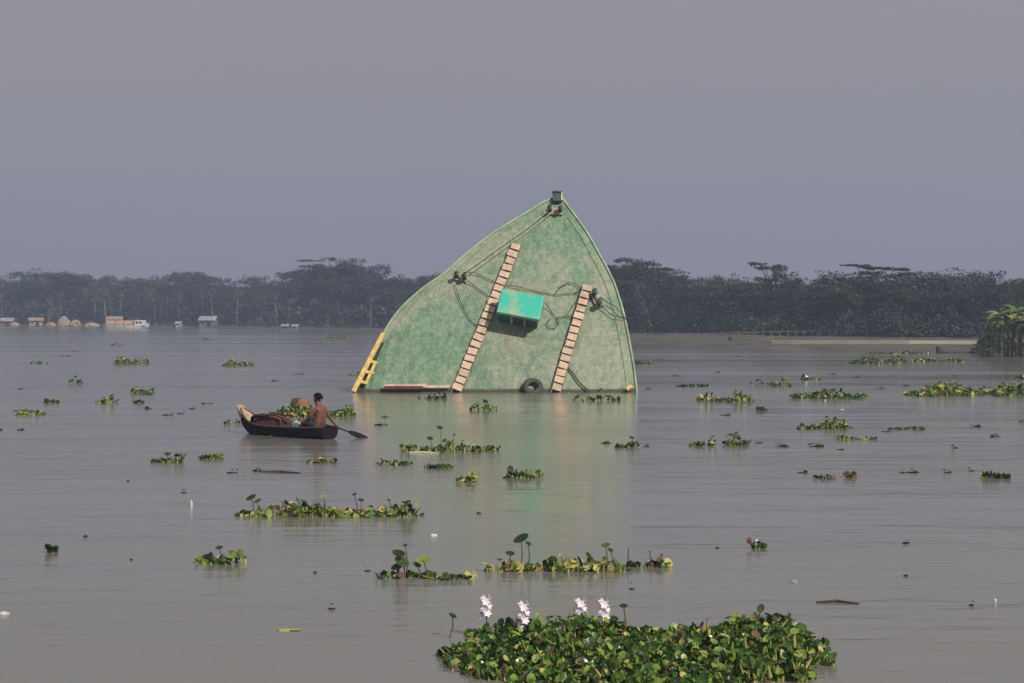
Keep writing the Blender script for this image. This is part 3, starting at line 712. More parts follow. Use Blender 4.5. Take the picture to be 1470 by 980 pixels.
# fender boards along the waterline
o0 = DK(261, 206.5, 0); fb = empty('fender_board', sh(o0)); fb.parent = ship
for k in range(6):
    x0, x1 = lerp(242.4, 282, k / 6), lerp(242.4, 282, (k + 1) / 6) - .25
    A, B = DK(x0, 205.9 + (k > 3) * .5, .30), DK(x1, 205.9 + (k > 3) * .5, .30); m = MB()
    m.box((A + B) / 2 - o0, ((B - A).length, .17 - (k > 3) * .05, .14), frame_rot(random.Random(k).uniform(-.02, .02))); m.build('board', M_PINKW, fb)
A, B = DK(242.6, 207.3, .34), DK(266, 207.3, .34); m = MB(); m.box((A + B) / 2 - o0, ((B - A).length, .15, .14), frame_rot(0)); m.build('underside', M_REDW, fb)
m = MB(); m.box(sh(DK(391.3, 206.6, .22)), (.28, .16, .2), frame_rot(.6)); m.build('corner_cleat', M_YEL, ship)

# tyre
M_RUB = mat('rubber', (.03, .03, .032), .7, (.06, .055, .05), 6)
c = DK(332.6, 206.6, .36); m = MB(); R = frame_rot(0) @ Matrix.Rotation(-.25, 3, 'X')
N1, N2 = 30, 10; vs = []
for i in range(N1):
    a = 2 * math.pi * i / N1
    for k in range(N2):
        b = 2 * math.pi * k / N2; rr_ = .33 + .135 * math.cos(b) ; z = .13 * math.sin(b)
        vs.append(R @ Vector((rr_ * math.cos(a), rr_ * math.sin(a), z)))
m.add(vs, [(i * N2 + k, ((i + 1) % N1) * N2 + k, ((i + 1) % N1) * N2 + (k + 1) % N2, i * N2 + (k + 1) % N2) for i in range(N1) for k in range(N2)])
ty = m.build('tyre', M_RUB, smooth=True); ty.location = c; tag(ty, 'black tyre half under water at the foot of the green deck between the ladders', 'tyre')

# ropes
M_ROPE = mat('dark_rope', (.055, .045, .035), .9); M_ROPEP = mat('pale_rope', (.52, .52, .36), .9, (.30, .32, .2), 3)
def rope(pts, lab, rad=.017, mt=M_ROPE, off=.22, closed=False):
    P = [DK(p[0], p[1], p[2] if len(p) > 2 else off) for p in pts]; P = catmull(P, 6); o = P[0].copy(); m = MB(); m.tube(P, rad, 6)
    ob = m.build('rope', mt, origin=o, smooth=True); tag(ob, lab, 'rope', 'ropes on the sunken vessel'); return ob
rope([(344.5, 97.5, .42), (331, 107.5), (311, 122, .25), (294, 134.2, .24), (289.5, 138, .42)], 'pale rope running from the bow bollard down to the left bollard, upper of two', .032, M_ROPEP)
rope([(345.5, 99.5, .42), (333, 108.8), (312.5, 124, .25), (295.5, 136.2, .24), (290, 140, .42)], 'dark rope close beside the pale one from the bow bollard to the left bollard', .022, M_ROPEP)
rope([(290, 137.2, .42), (298, 136.8), (306, 140.4), (314, 143.5), (322, 145, .3), (333, 147.3), (346, 149.8), (356, 148.8), (366, 148.8, .24), (371, 151, .42)], 'long rope from the left bollard over the hatch box to the right bollard', .016)
rope([(290.5, 139.8, .42), (296, 143.5), (302, 148), (306, 151)], 'short rope slanting from the left bollard under the long ladder')
rope([(287.5, 141, .42), (285.8, 145), (288.5, 153), (291.5, 160), (295, 165.5), (299, 168.6)], 'dark rope hanging below the left bollard')
rope([(346, 149.8), (349, 145.5), (354.5, 142.6), (359, 143.4), (361, 146.5), (358, 149)], 'small rope loop standing up left of the shorter ladder top')
rope([(340, 155.5, .4), (343.5, 159.5), (347, 163.5), (352, 163), (357, 163.2), (361.5, 164, .22)], 'rope from the right side of the hatch box to the shorter ladder')
rope([(352, 163), (355.5, 159), (358.5, 154.5), (362, 152, .2)], 'rope end rising to the shorter ladder from the knot beside the hatch box')
rope([(347, 163.8), (348.2, 167), (346, 170), (342.5, 169.8), (341, 166.8), (343.2, 165)], 'round coil of rope below the right corner of the hatch box')
rope([(373.5, 152, .42), (378, 154.5), (383, 157.2), (387, 161.5, .2), (389.5, 163, -.05)], 'upper rope from the right bollard over the right edge of the deck')
rope([(373, 154.5, .42), (377, 159), (382, 162.6), (388.5, 163.4, .15), (389.8, 164.5, -.08)], 'lower rope from the right bollard sagging to the right edge of the deck')
rope([(353.6, 193.6, .2), (357, 197.5), (361, 203), (365.5, 207.5), (367.5, 211, .3)], 'dark rope slanting from the shorter ladder down into the floating plants', .035)

# ------------------------------------------------------------------ rowing boat
bowP, sternP = W_(157.5, 232.4), W_(207.0, 236.4)
ctr = (bowP + sternP) / 2; axis = (bowP - sternP); L = axis.length + .3; yaw = math.atan2(axis.y, axis.x)
M_WOOD = mat('tarred_wood', (.012, .008, .012), .9, (.007, .005, .008), 4, spec=.2); M_WOOD2 = mat('inner_wood', (.10, .06, .045), .8, (.05, .03, .025), 4)
M_PALEW = mat('pale_bow_board', (.46, .34, .22), .8, (.26, .18, .11), 6)
rb = empty('rowing_boat', ctr, 'small dark wooden rowing boat loaded with nets, paddled left of the vessel', 'boat', None, yaw)
m = MB(); rings = []
n = 22
def bsec(u):
    w = .50 * (max(.16, 1 - max(0, u) ** 2.3 * .84)) * (1 - .42 * max(0, -u) ** 3)
    sh_ = .27 + .42 * max(0, u) ** 3.2 + .05 * max(0, -u) ** 2; ke = -.16 + .42 * max(0, u) ** 4 + .14 * max(0, -u) ** 3
    return w, sh_, ke
def hull_ring(u, inset=0.0, lift=0.0):
    w, s_, ke = bsec(u); w -= inset; out = []
    for k in range(9):
        a = math.pi * k / 8; out.append(Vector((u * L / 2, -math.cos(a) * w, s_ + (ke + lift - s_) * math.sin(a) ** .55)))
    return out
R0 = [hull_ring(lerp(-1, 1, i / n)) for i in range(n + 1)]
vs = [p for s_ in R0 for p in s_]; fs = [(i * 9 + k, i * 9 + k + 1, (i + 1) * 9 + k + 1, (i + 1) * 9 + k) for i in range(n) for k in range(8)]
m.add(vs, fs); m.add(R0[0], [tuple(range(9))]); m.add(R0[-1], [tuple(range(8, -1, -1))]); m.build('hull', M_WOOD, rb, smooth=False)
m = MB(); R1 = [hull_ring(lerp(-.97, .97, i / n), .03, .05) for i in range(n + 1)]
m.add([p for s_ in R1 for p in s_], [(i * 9 + k, (i + 1) * 9 + k, (i + 1) * 9 + k + 1, i * 9 + k + 1) for i in range(n) for k in range(8)]); m.build('inner_planking', M_WOOD2, rb)
for sg in (-1, 1):
    m = MB(); m.tube([Vector((u * L / 2, sg * (bsec(u)[0] - .01), bsec(u)[1] + .01)) for u in [lerp(-1, 1, i / 20) for i in range(21)]], .028, 5); m.build('gunwale', M_WOOD2, rb)
for u in (-.72, -.1):
    m = MB(); m.box((u * L / 2, 0, .17), (.2, bsec(u)[0] * 1.9, .03)); m.build('thwart', M_WOOD2, rb)
m = MB(); w, s_, ke = bsec(.98)
m.add([(L / 2 - .45, -.20, .34), (L / 2 - .45, .20, .34), (L / 2 + .04, .09, .46), (L / 2 + .04, -.09, .46), (L / 2 - .34, -.23, .50), (L / 2 - .34, .23, .50), (L / 2 + .16, .11, .80), (L / 2 + .16, -.11, .80)],
      [(3, 2, 1, 0), (4, 5, 6, 7), (0, 1, 5, 4), (1, 2, 6, 5), (2, 3, 7, 6), (3, 0, 4, 7)]); m.build('bow_board', M_PALEW, rb)
Rb = Matrix.Rotation(yaw, 4, 'Z'); TB = Matrix.Translation(ctr) @ Rb
def inb(x, y, z): return TB @ Vector((x, y, z))
# nets
M_NET = mat('brown_net', (.085, .036, .034), .95, (.018, .010, .014), 3.2, 7, bump=.05, spec=.2)
m = MB(); r = random.Random(4); N = 20; Rr = 12; vs = []
for i in range(Rr + 1):
    a = i / Rr
    for k in range(N):
        q = 2 * math.pi * k / N; rad = math.cos(a * math.pi / 2) ** .8
        x = .95 * rad * math.cos(q) * r.uniform(.93, 1.07); y = .40 * rad * math.sin(q) * r.uniform(.93, 1.07)
        z = .36 * math.sin(a * math.pi / 2) * (1 - .2 * x) + r.uniform(-.05, .05)
        vs.append((x, y, z))
m.add(vs, [(i * N + k, i * N + (k + 1) % N, (i + 1) * N + (k + 1) % N, (i + 1) * N + k) for i in range(Rr) for k in range(N)])
for k in range(34):
    a0 = r.uniform(-.95, .4); y0 = r.uniform(-.38, .25)
    P = [Vector((a0 + t_ * .14, y0 + .1 * math.sin(t_ + k), .40 * max(0, 1 - (a0 + t_ * .14) ** 2) ** .5 * .9 + .06 + r.uniform(-.02, .03))) for t_ in range(6)]
    m.tube(P, r.uniform(.014, .035), 5, k % 3)
ob = m.build('fishing_net', [M_NET, mat('dark_net', (.020, .012, .018), .95, spec=.1), mat('rusty_net', (.19, .085, .06), .95, spec=.2)], smooth=True); ob.location = inb(.72, 0, .14); ob.rotation_euler.z = yaw; tag(ob, 'heap of dark brown fishing nets in the front of the rowing boat', 'net')
# bags
def bag(x, y, z, w, h, mt, lab, sd_):
    m = MB(); r = random.Random(sd_); N = 12; pr_ = [(.5, 0), (.95, .12), (1, .4), (.75, .72), (.35, .88), (.12, .92), (.22, 1.08)]; vs = []
    for a, zz in pr_:
        for k in range(N):
            q = 2 * math.pi * k / N; j = a * r.uniform(.8, 1.15); vs.append((math.cos(q) * j * w / 2, math.sin(q) * j * w / 2, zz * h))
    m.add(vs, [(i * N + k, i * N + (k + 1) % N, (i + 1) * N + (k + 1) % N, (i + 1) * N + k) for i in range(6) for k in range(N)]); m.add(vs[:N], [tuple(range(N - 1, -1, -1))])
    ob = m.build('plastic_bag', mt, smooth=True); ob.location = inb(x, y, z); tag(ob, lab, 'bag', 'bags in the rowing boat')
M_BAGB = mat('pale_blue_plastic', (.42, .62, .60), .35, (.30, .48, .46), 8); M_BAGW = mat('white_plastic', (.78, .78, .76), .35, (.6, .6, .6), 8)
bag(-.42, -.10, .18, .34, .26, M_BAGB, 'pale blue plastic bag between the nets and the rower', 1)
bag(-.20, -.24, .16, .20, .16, M_BAGW, 'small white bag beside the nets in the rowing boat', 2)
bag(-1.02, -.30, .16, .20, .15, M_BAGW, 'small white bag at the feet of the rower', 3)

# person: sits near the stern, facing the bow, bare back, dark shorts, paddle in both hands
M_SKIN = mat('brown_skin', (.17, .070, .050), .55, (.12, .05, .036), 9); M_HAIR = mat('black_hair', (.008, .006, .006), .9, spec=.1); M_SHORT = mat('dark_cloth', (.03, .035, .05), .9, (.018, .02, .03), 14)
def skin_mesh(name, pts, edges, radii, mt, parent, root_i=0, sub=2):
    me = bpy.data.meshes.new(name); me.from_pydata(pts, edges, []); me.update(); ob = bpy.data.objects.new(name, me); COL.objects.link(ob)
    if parent: ob.parent = parent
    sk = ob.modifiers.new('skin', 'SKIN'); sk.use_smooth_shade = True
    for i, rd in enumerate(radii): me.skin_vertices[0].data[i].radius = rd if isinstance(rd, tuple) else (rd, rd); me.skin_vertices[0].data[i].use_root = (i == root_i)
    ss = ob.modifiers.new('subdivision', 'SUBSURF'); ss.levels = sub; ss.render_levels = sub
    me.materials.append(mt); return ob
seat = Vector((-1.74, 0, .26))
pts = [(0, 0, .10), (.02, 0, .26), (.02, 0, .42), (.04, 0, .52), (.07, 0, .60), (.10, 0, .66), (.11, 0, .745), (.10, 0, .83),       # pelvis .. head top
       (.02, .17, .505), (.14, .25, .31), (.33, .13, .24), (.40, .06, .23),                                                       # left arm
       (.02, -.17, .505), (-.06, -.27, .30), (-.14, -.36, .13), (-.18, -.40, .07),                                                 # right arm
       (.04, .10, .06), (.40, .14, .20), (.60, .12, -.04), (.68, .12, -.06),                                                     # left leg
       (.04, -.10, .06), (.42, -.03, .22), (.56, .0, -.02), (.64, .0, -.04)]
rad = [(.165, .14), (.15, .125), (.185, .135), (.15, .105), (.065, .065), (.080, .085), (.098, .11), (.07, .08),
       .062, .046, .036, .034, .062, .046, .036, .034, .095, .068, .045, .036, .095, .068, .045, .036]
edg = [(0, 1), (1, 2), (2, 3), (3, 4), (4, 5), (5, 6), (6, 7), (3, 8), (8, 9), (9, 10), (10, 11), (3, 12), (12, 13), (13, 14), (14, 15), (0, 16), (16, 17), (17, 18), (18, 19), (0, 20), (20, 21), (21, 22), (22, 23)]
_h = 0
pr_ = empty('person', inb(*seat), 'bare chested rower with black hair sitting in the stern, holding a paddle', 'person', None, yaw + .28)
pr_.scale = (1.14, 1.14, 1.14)
body = skin_mesh('body', pts, edg, rad, M_SKIN, pr_)
# hair, face, hands, shorts
m = MB(); vs = []; N = 14
for i in range(8):
    a = i / 7 * 1.75
    for k in range(N):
        q = 2 * math.pi * k / N; lo = 1.0 if math.cos(q) < .2 else .72
        vs.append((.095 + .132 * math.sin(a * lo) * math.cos(q) - .012, .118 * math.sin(a * lo) * math.sin(q), .765 + .135 * math.cos(a * lo)))
m.add(vs, [(i * N + k, (i + 1) * N + k, (i + 1) * N + (k + 1) % N, i * N + (k + 1) % N) for i in range(7) for k in range(N)]); m.build('hair', M_HAIR, pr_, smooth=True)
m = MB(); m.lathe([(.004, .0), (.016, .02), (.010, .06)], Matrix.Rotation(-1.2, 3, 'Y') @ Matrix.Rotation(0, 3, 'Z'), (.185, 0, .745), 8); m.build('nose', M_SKIN, pr_)
for sg in (-1, 1):
    m = MB(); m.lathe([(.003, -.01), (.013, 0), (.003, .01)], None, (.190, sg * .034, .765), 8); m.build('eye', M_HAIR, pr_)
    m = MB(); m.lathe([(.008, -.03), (.022, -.01), (.024, .012), (.006, .03)], None, (.09, sg * .100, .755), 8); m.build('ear', M_SKIN, pr_)
m = MB(); m.box((.192, 0, .700), (.012, .05, .012)); m.build('mouth', mat('lips', (.16, .05, .04), .6), pr_)
def hand(w, d, up, name='hand'):
    """palm at w, fingers along d curling round the shaft, thumb from the side"""
    d = Vector(d).normalized(); up = Vector(up).normalized(); s = d.cross(up).normalized(); w = Vector(w)
    P = [w, w + d * .05]; E = [(0, 1)]; Rd = [(.030, .022), (.036, .018)]
    for j, (off, ln) in enumerate(((-.028, .062), (-.009, .072), (.010, .068), (.028, .052))):
        b = len(P); P += [w + d * .065 + s * off, w + d * (.065 + ln * .45) + s * off - up * .012, w + d * (.065 + ln * .5) + s * off - up * (.018 + ln * .5)]; E += [(1, b), (b, b + 1), (b + 1, b + 2)]; Rd += [.010, .009, .008]
    b = len(P); P += [w + d * .02 - s * .035, w + d * .05 - s * .058 - up * .02]; E += [(0, b), (b, b + 1)]; Rd += [.013, .010]
    return skin_mesh(name, [tuple(p) for p in P], E, Rd, M_SKIN, pr_, 0, 1)
hand((.40, .06, .23), (.8, -.5, -.2), (.2, 0, 1)); hand((-.18, -.40, .07), (-.5, -.6, -.5), (-.3, -.6, .8))
spts = [pts[0], (.02, 0, .19), pts[16], (.34, .135, .175), pts[20], (.34, -.135, .165)]
skin_mesh('shorts', spts, [(0, 1), (0, 2), (2, 3), (0, 4), (4, 5)], [(.172, .135), (.15, .12), .112, .088, .112, .088], M_SHORT, pr_)
# paddle from the lap, past the right hand, into the water astern
g1 = inb(*(seat + Vector((.42, .05, .22)))); tip = W_(232.8, 236.6, -.05) 
a_ = inb(*(seat + Vector((-.22, -.44, .03))))
m = MB(); blade0 = a_.lerp(tip, .35)
m.tube([g1, a_, blade0], .02, 8); 
shaft_o = a_.copy(); root = empty('paddle', shaft_o, 'dark wooden paddle trailing in the water behind the rower', 'paddle')
mm = MB(); mm.tube([g1 - shaft_o, Vector((0, 0, 0)), blade0 - shaft_o], .02, 8); mm.build('shaft', M_WOOD, root)
ax = (tip - blade0); La = ax.length; ax.normalize(); sd2 = ax.cross(Vector((0, .6, -.8))).normalized(); nn = ax.cross(sd2)
mm = MB(); vs = []
for i in range(9):
    t_ = i / 8; w = .035 + .075 * math.sin(math.pi * min(1, t_ * .95 + .02)) ** .6
    for a, b in ((-1, -1), (1, -1), (1, 1), (-1, 1)): vs.append(blade0 - shaft_o + ax * (La * t_) + sd2 * w * a + nn * .012 * b)
mm.add(vs, [(i * 4 + k, i * 4 + (k + 1) % 4, (i + 1) * 4 + (k + 1) % 4, (i + 1) * 4 + k) for i in range(8) for k in range(4)] + [(3, 2, 1, 0), (32, 33, 34, 35)]); mm.build('blade', M_WOOD, root)

# half painted in shade, half rusty barrel floating behind the boat
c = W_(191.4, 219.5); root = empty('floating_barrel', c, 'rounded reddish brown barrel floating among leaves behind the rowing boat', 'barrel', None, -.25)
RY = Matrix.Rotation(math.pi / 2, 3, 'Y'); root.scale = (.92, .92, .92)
m = MB(); m.lathe([(.20, -.30), (.245, -.27), (.27, -.05), (.262, .2), (.22, .32)], RY, (0, 0, .22), 20); m.build('barrel_body', mat('rusty_drum', (.34, .13, .08), .8, (.22, .09, .06), 4), root, smooth=False)
m = MB(); m.lathe([(.272, -.02), (.285, 0), (.272, .02)], RY, (-.05, 0, .22), 20); m.build('hoop', M_DARK, root)
m = MB(); m.lathe([(.20, -.18), (.27, -.15), (.295, .0), (.288, .14), (.2, .16)], RY, (-.18, 0, .23), 20); m.build('shaded_half', mat('painted_shade', (.06, .05, .04), .95, (.03, .05, .02), 9), root)  # shell round the left half; its dark colour stands for shade

# ------------------------------------------------------------------ water hyacinth
HY = [mat('hyacinth_dark', (.024, .062, .015), .27, (.012, .036, .010), 5, translucent=.2),
      mat('hyacinth_green', (.075, .165, .026), .27, (.038, .095, .018), 5, translucent=.25),
      mat('hyacinth_lime', (.30, .40, .075), .38, (.17, .27, .045), 5, translucent=.25),
      mat('hyacinth_yellow', (.50, .44, .14), .5, (.34, .29, .09), 5, translucent=.15),
      mat('hyacinth_brown', (.16, .085, .055), .8, (.07, .04, .03), 5),
      mat('hyacinth_root', (.035, .026, .020), .9, (.018, .014, .011), 5)]
PAL = {'green': (.36, .35, .20, .05, .04), 'mixed': (.22, .24, .30, .16, .08), 'yellow': (.14, .17, .27, .28, .14), 'brown': (.30, .10, .08, .17, .35), 'dark': (.60, .22, .06, .03, .09), 'grey': (.36, .30, .24, .05, .05)}
def pick(r, pal):
    q = r.random(); acc = 0
    for i, w in enumerate(PAL[pal]):
        acc += w
        if q < acc: return i
    return 0
def blade(mb, c, nrm, dirv, rad, mi, n=7, cup=.25):
    nrm = nrm.normalized(); d = (dirv - nrm * dirv.dot(nrm))
    d = d.normalized() if d.length > 1e-4 else nrm.orthogonal().normalized(); s = nrm.cross(d)
    vs = [c - nrm * rad * cup]
    for k in range(n):
        a = 2 * math.pi * k / n; q = rad * (1.12 if k == 0 else 1.0)
        vs.append(c + (d * math.cos(a) * q + s * math.sin(a) * q * .92))
    mb.add(vs, [(0, k + 1, (k + 1) % n + 1) for k in range(n)], mi)
def in_blobs(x, y, blobs):
    return min(((x - bx) / rx) ** 2 + ((y - by) / ry) ** 2 for bx, by, rx, ry in blobs)
HG = 'clumps of floating water hyacinth'
def hyacinth(px0, px1, row, hm, pal, label, depth=None, dens=1.0, leaf=.062, seed=None, nb=None, flowers=(), tall=(), tiny=False, front=False):
    """floating mat between two picture columns, its near edge on the given row"""
    seed = seed if seed is not None else int(px0 * 31 + row * 7); r = random.Random(seed)
    A, B = W_(px0, row), W_(px1, row); w = (B - A).length; dep = depth or min(max(.5, w * .28), 3.2)
    c = (A + B) / 2 + Vector((0, dep / 2, 0)); d = c.y
    nb = nb or max(2, int(w / max(.35, dep * .6)) + 1); blobs = []
    for i in range(nb):
        u = (i + .5) / nb * 2 - 1 + r.uniform(-.12, .12) / nb; end = 1 - .5 * abs(u)
        blobs.append((u * w / 2 * .86, r.uniform(-.18, .18) * dep, w / nb * r.uniform(.55, .95), dep / 2 * end * r.uniform(.65, 1.05)))
    if front:      # one broad raft with a ragged rim
        blobs = [(-.10 * w, 0, .40 * w, .46 * dep), (.16 * w, .05 * dep, .30 * w, .40 * dep), (.02 * w, -.1 * dep, .40 * w, .38 * dep)] + [(.46 * w * math.cos(q) * r.uniform(.75, 1.05), .44 * dep * math.sin(q) * r.uniform(.8, 1.1), r.uniform(.15, .4), r.uniform(.15, .4)) for q in [r.uniform(0, 6.28) for _ in range(46)]] + [(r.uniform(-.45, .45) * w, r.uniform(.2, .46) * dep, r.uniform(.2, .5), r.uniform(.12, .3)) for _ in range(16)]
    far = d > 70; lf = leaf * (1.0 if d < 40 else (1.15 if not far else 1.55))
    N = int(min(7000, w * dep * (80 if d < 40 else (52 if not far else 32)) * dens)); N = max(N, 14 if tiny else 34)
    lv, st, rt = MB(), MB(), MB(); k = 0; tries = 0
    while k < N and tries < N * 12:
        tries += 1
        x = r.uniform(-w / 2, w / 2); y = r.uniform(-dep / 2, dep / 2); e = 1.2 * r.random() ** .5 * 0 + in_blobs(x, y, blobs)
        if e > 1 or r.random() < e * .45 - .05: continue
        k += 1
        hgt = hm * (1 - .72 * e) * r.uniform(.12, 1.0) * (.65 + .35 * math.sin(x * 2.3 / max(.5, w * .2) + seed)); hgt = max(.02, hgt); hgt *= (1.45 if r.random() < .10 else 1)
        ln = Vector((r.gauss(0, .4), r.gauss(0, .4), 0)) * hgt * .8
        b = Vector((x, y, -.02)); tp = b + ln + Vector((0, 0, hgt + .02)); mi = pick(r, pal)
        tilt = r.uniform(.2, 1.15); az_ = r.uniform(0, 6.28)
        nr = Vector((math.cos(az_) * math.sin(tilt), math.sin(az_) * math.sin(tilt), math.cos(tilt)))
        if r.random() < .16: nr = Vector((math.cos(az_), math.sin(az_), .15))
        blade(lv, tp, nr, ln + Vector((0, 0, .4)), lf * r.uniform(.6, 1.25), mi, 7 if d < 45 else 5, r.uniform(.1, .35))
        if d < 60 or r.random() < .5:
            st.tube([b, b.lerp(tp, .35), tp], [.013, .018 if d < 45 else .022, .007], 4, (2 if r.random() < .7 else 3) if mi < 4 else 4, cap=False)
        if r.random() < .35: 
            rt.add([b + Vector((-lf, 0, .012)), b + Vector((0, -lf, .014)), b + Vector((lf * 1.2, 0, .012)), b + Vector((0, lf, .016))], [(0, 1, 2, 3)], 0)
    for (tx, ty, th, tr_, tm) in tall:      # standing-out leaves: column, row of the leaf, leaf radius, material
        ty_ = dep * .36 if front else 0; x = wx(tx, d + ty_) - c.x; z = CH + (HOR - ty) / F * (d + ty_); b = Vector((x + r.uniform(-.05, .05), ty_, -.02)); tp = Vector((x, ty_, z))
        st.tube([b, b.lerp(tp, .5) + Vector((.02, 0, 0)), tp], [.012, .010, .006], 5, 4)
        blade(lv, tp, Vector((r.uniform(-.45, .45), -.42, .85)), Vector((r.uniform(-1, 1), 0, th)), tr_ * .92, tm, 9, .3)
    if tiny or d > 58 or len(st.f) < 480:
        for q in (st, rt):
            off = 0 if q is st else 5
            lv.add(q.v, q.f); lv.m[-len(q.f):] = [mm_ if q is st else 5 for mm_ in q.m] if q.f else []
        ob = lv.build('water_hyacinth', HY); ob.location = c; return tag(ob, label, 'plant', HG)
    root = empty('water_hyacinth', c, label, 'plant', HG)
    lv.build('leaves', HY, root); st.build('stalks', HY, root)
    if rt.f: rt.build('roots', HY[5], root)
    fdy = dep * .36 if front else 0
    for (fx, fy, fs_) in flowers:
        x = wx(fx, d + fdy) - c.x; ztop = CH + (HOR - fy) / F * (d + fdy); zc = ztop - fs_ * .35
        fl = empty('flower', (x, fdy, 0)); fl.parent = root; fl['label'] = 'pale lilac flower spike'
        a = MB(); a.tube([(0, 0, 0), (.01, 0, zc * .6), (0, 0, ztop - .02)], [.008, .007, .004], 5); a.build('flower_stalk', HY[1], fl)
        pm = MB()
        for j in range(int(9 * fs_ / .2) + 4):
            aa = j * 2.4; zz = ztop - fs_ * (j / (int(9 * fs_ / .2) + 4)); cc = Vector((math.cos(aa) * .035, math.sin(aa) * .035, zz)); o_n = Vector((math.cos(aa), math.sin(aa), .35)).normalized()
            s1 = o_n.orthogonal().normalized(); s2 = o_n.cross(s1)
            for p_ in range(6):
                q = 2 * math.pi * p_ / 6; dv = (s1 * math.cos(q) + s2 * math.sin(q)); sv = (-s1 * math.sin(q) + s2 * math.cos(q)) * .013
                pm.add([cc, cc + dv * .028 + sv * 1.3 + o_n * .01, cc + dv * .055 + o_n * .016, cc + dv * .028 - sv * 1.3 + o_n * .01], [(0, 1, 2, 3)], 1 if p_ == 0 and j % 2 else 0)
        pm.build('petals', [M_LILAC, M_LILAC2], fl)
    return root
M_LILAC = mat('lilac_petal', (.90, .84, .90), .6, (.84, .74, .84), 20, translucent=.2); M_LILAC2 = mat('violet_petal', (.50, .32, .56), .6)

# nearest mat with flowers (cut by the bottom of the photograph; continued there)
hyacinth(272, 532, 391, .235, 'green', 'largest and nearest hyacinth mat, thick glossy green leaves and four lilac flower spikes', depth=3.6, dens=3.9, leaf=.046, nb=4, front=True,
         flowers=((304, 333.5, .20), (327, 336.8, .30), (361.8, 335.0, .15), (376, 335.2, .25)), tall=((388, 338, .3, .05, 0), (284, 344, .3, .05, 0)))
hyacinth(142, 268, 284.5, .30, 'mixed', 'long narrow hyacinth mat below the rowing boat, green with yellow stems', depth=.75, dens=1.15, nb=10,
         tall=((161, 272, .2, .11, 0), (165, 274, .2, .08, 1), (224, 270, .3, .05, 0), (205, 271.5, .3, .06, 2), (228, 273.5, .5, .06, 0), (252, 279, .2, .07, 0), (265, 282.5, .2, .06, 0), (245, 273.5, .2, .04, 0)))
hyacinth(299, 397, 318.5, .22, 'yellow', 'yellowing hyacinth mat with one big dark leaf standing high above it', depth=.6, dens=1.1, nb=8,
         tall=((325.6, 296.8, .1, .125, 0), (330, 300, .9, .05, 0), (377, 301, .9, .07, 1), (380, 304, .9, .05, 0), (319, 306, .1, .07, 0), (350, 307, .3, .05, 3)))
hyacinth(264, 300, 322.5, .12, 'mixed', 'low trailing hyacinth strip linking the tall leaved plant to the yellowing mat', depth=.4, dens=.8)
hyacinth(237, 266, 321.8, .10, 'dark', 'small plant with tall arrow shaped leaves, left of the yellowing mat', depth=.35, dens=.8,
         tall=((251, 306, .7, .10, 0), (253, 311, 1, .13, 1), (250, 314, 1, .10, 0), (266, 310, .3, .10, 2), (262, 313, .3, .07, 1), (255, 301, .5, .035, 0)))
hyacinth(126, 156, 313.5, .24, 'grey', 'small upright greyish hyacinth clump alone in the lower left', depth=.5, dens=1.3, tall=((141.5, 302.5, .3, .06, 0), (149.5, 305.5, .3, .06, 1), (134.5, 308, .1, .09, 0)))
hyacinth(392, 418, 315, .10, 'brown', 'thin dead twiggy stems trailing off the right end of the yellowing mat', depth=.3, dens=.5, tall=((391, 303, .9, .025, 4), (404, 305, .6, .03, 4), (411, 307, .3, .03, 4)))
hyacinth(166, 227, 223.0, .44, 'mixed', 'hyacinth mat floating just behind the rowing boat', depth=1.6, dens=2.0, nb=7)
hyacinth(143, 156, 227.6, .14, 'dark', 'low dark hyacinth tuft beyond the bow of the rowing boat', tiny=True)
hyacinth(249, 316, 244.8, .34, 'grey', 'dark hyacinth mat with a pale stick across its front, below the vessel', depth=1.2, dens=.8, nb=7, tall=((276, 229.5, .2, .10, 0), (270, 236, .3, .1, 0)))
hyacinth(236, 262, 252.5, .14, 'dark', 'thin scattered hyacinth bits left of and below the mat with the pale stick', dens=.5)
hyacinth(266, 284, 254.5, .08, 'dark', 'flat dark hyacinth strip just below the mat with the pale stick', dens=.5)
hyacinth(286, 301, 263, .18, 'yellow', 'small yellowish hyacinth tuft in the vessel reflection', dens=.9)
hyacinth(315, 341, 260.5, .20, 'grey', 'spindly hyacinth stems in the vessel reflection, right of the yellowish tuft', dens=.7)
hyacinth(100, 122, 251, .22, 'dark', 'dark hyacinth tuft with a trailing stem below the left of the rowing boat', dens=.6, tall=((110, 245.5, .2, .09, 0),))
hyacinth(128, 144, 249, .26, 'mixed', 'pale tipped hyacinth tuft right of the tuft with a trailing stem', dens=.9)
hyacinth(195, 212, 251.5, .10, 'yellow', 'flat straw coloured debris with leaves below the rowing boat', dens=.7)
hyacinth(260, 281, 212, .26, 'dark', 'dark hyacinth bits at the foot of the long ladder', dens=.8)
hyacinth(295, 312, 219, .36, 'mixed', 'bright hyacinth clump in front of the middle of the vessel', dens=1.0)
hyacinth(355, 388, 213.4, .42, 'grey', 'hyacinth clump against the right foot of the green deck', dens=1.0)
hyacinth(74, 83, 179.8, .5, 'dark', 'distant dark hyacinth tuft under the moored launch', tiny=True)
hyacinth(76, 97, 191, .55, 'mixed', 'hyacinth clump in the upper left, larger than its neighbours', depth=3)
hyacinth(143, 161, 192, .5, 'mixed', 'hyacinth clump halfway between the left bank and the rowing boat bow', depth=2.5)
hyacinth(26, 37, 190.5, .32, 'dark', 'low dark hyacinth tuft near the left edge, level with the upper left clump', tiny=True)
hyacinth(130, 138, 176, .35, 'dark', 'tiny distant hyacinth tuft below the grey roofed hut', tiny=True)
hyacinth(205, 219, 175.5, .7, 'mixed', 'distant green hyacinth tuft left of the vessel, near the pale bushy tree', depth=4)
hyacinth(49, 59, 202.5, .30, 'dark', 'small dark hyacinth tuft below the upper left clump', tiny=True)
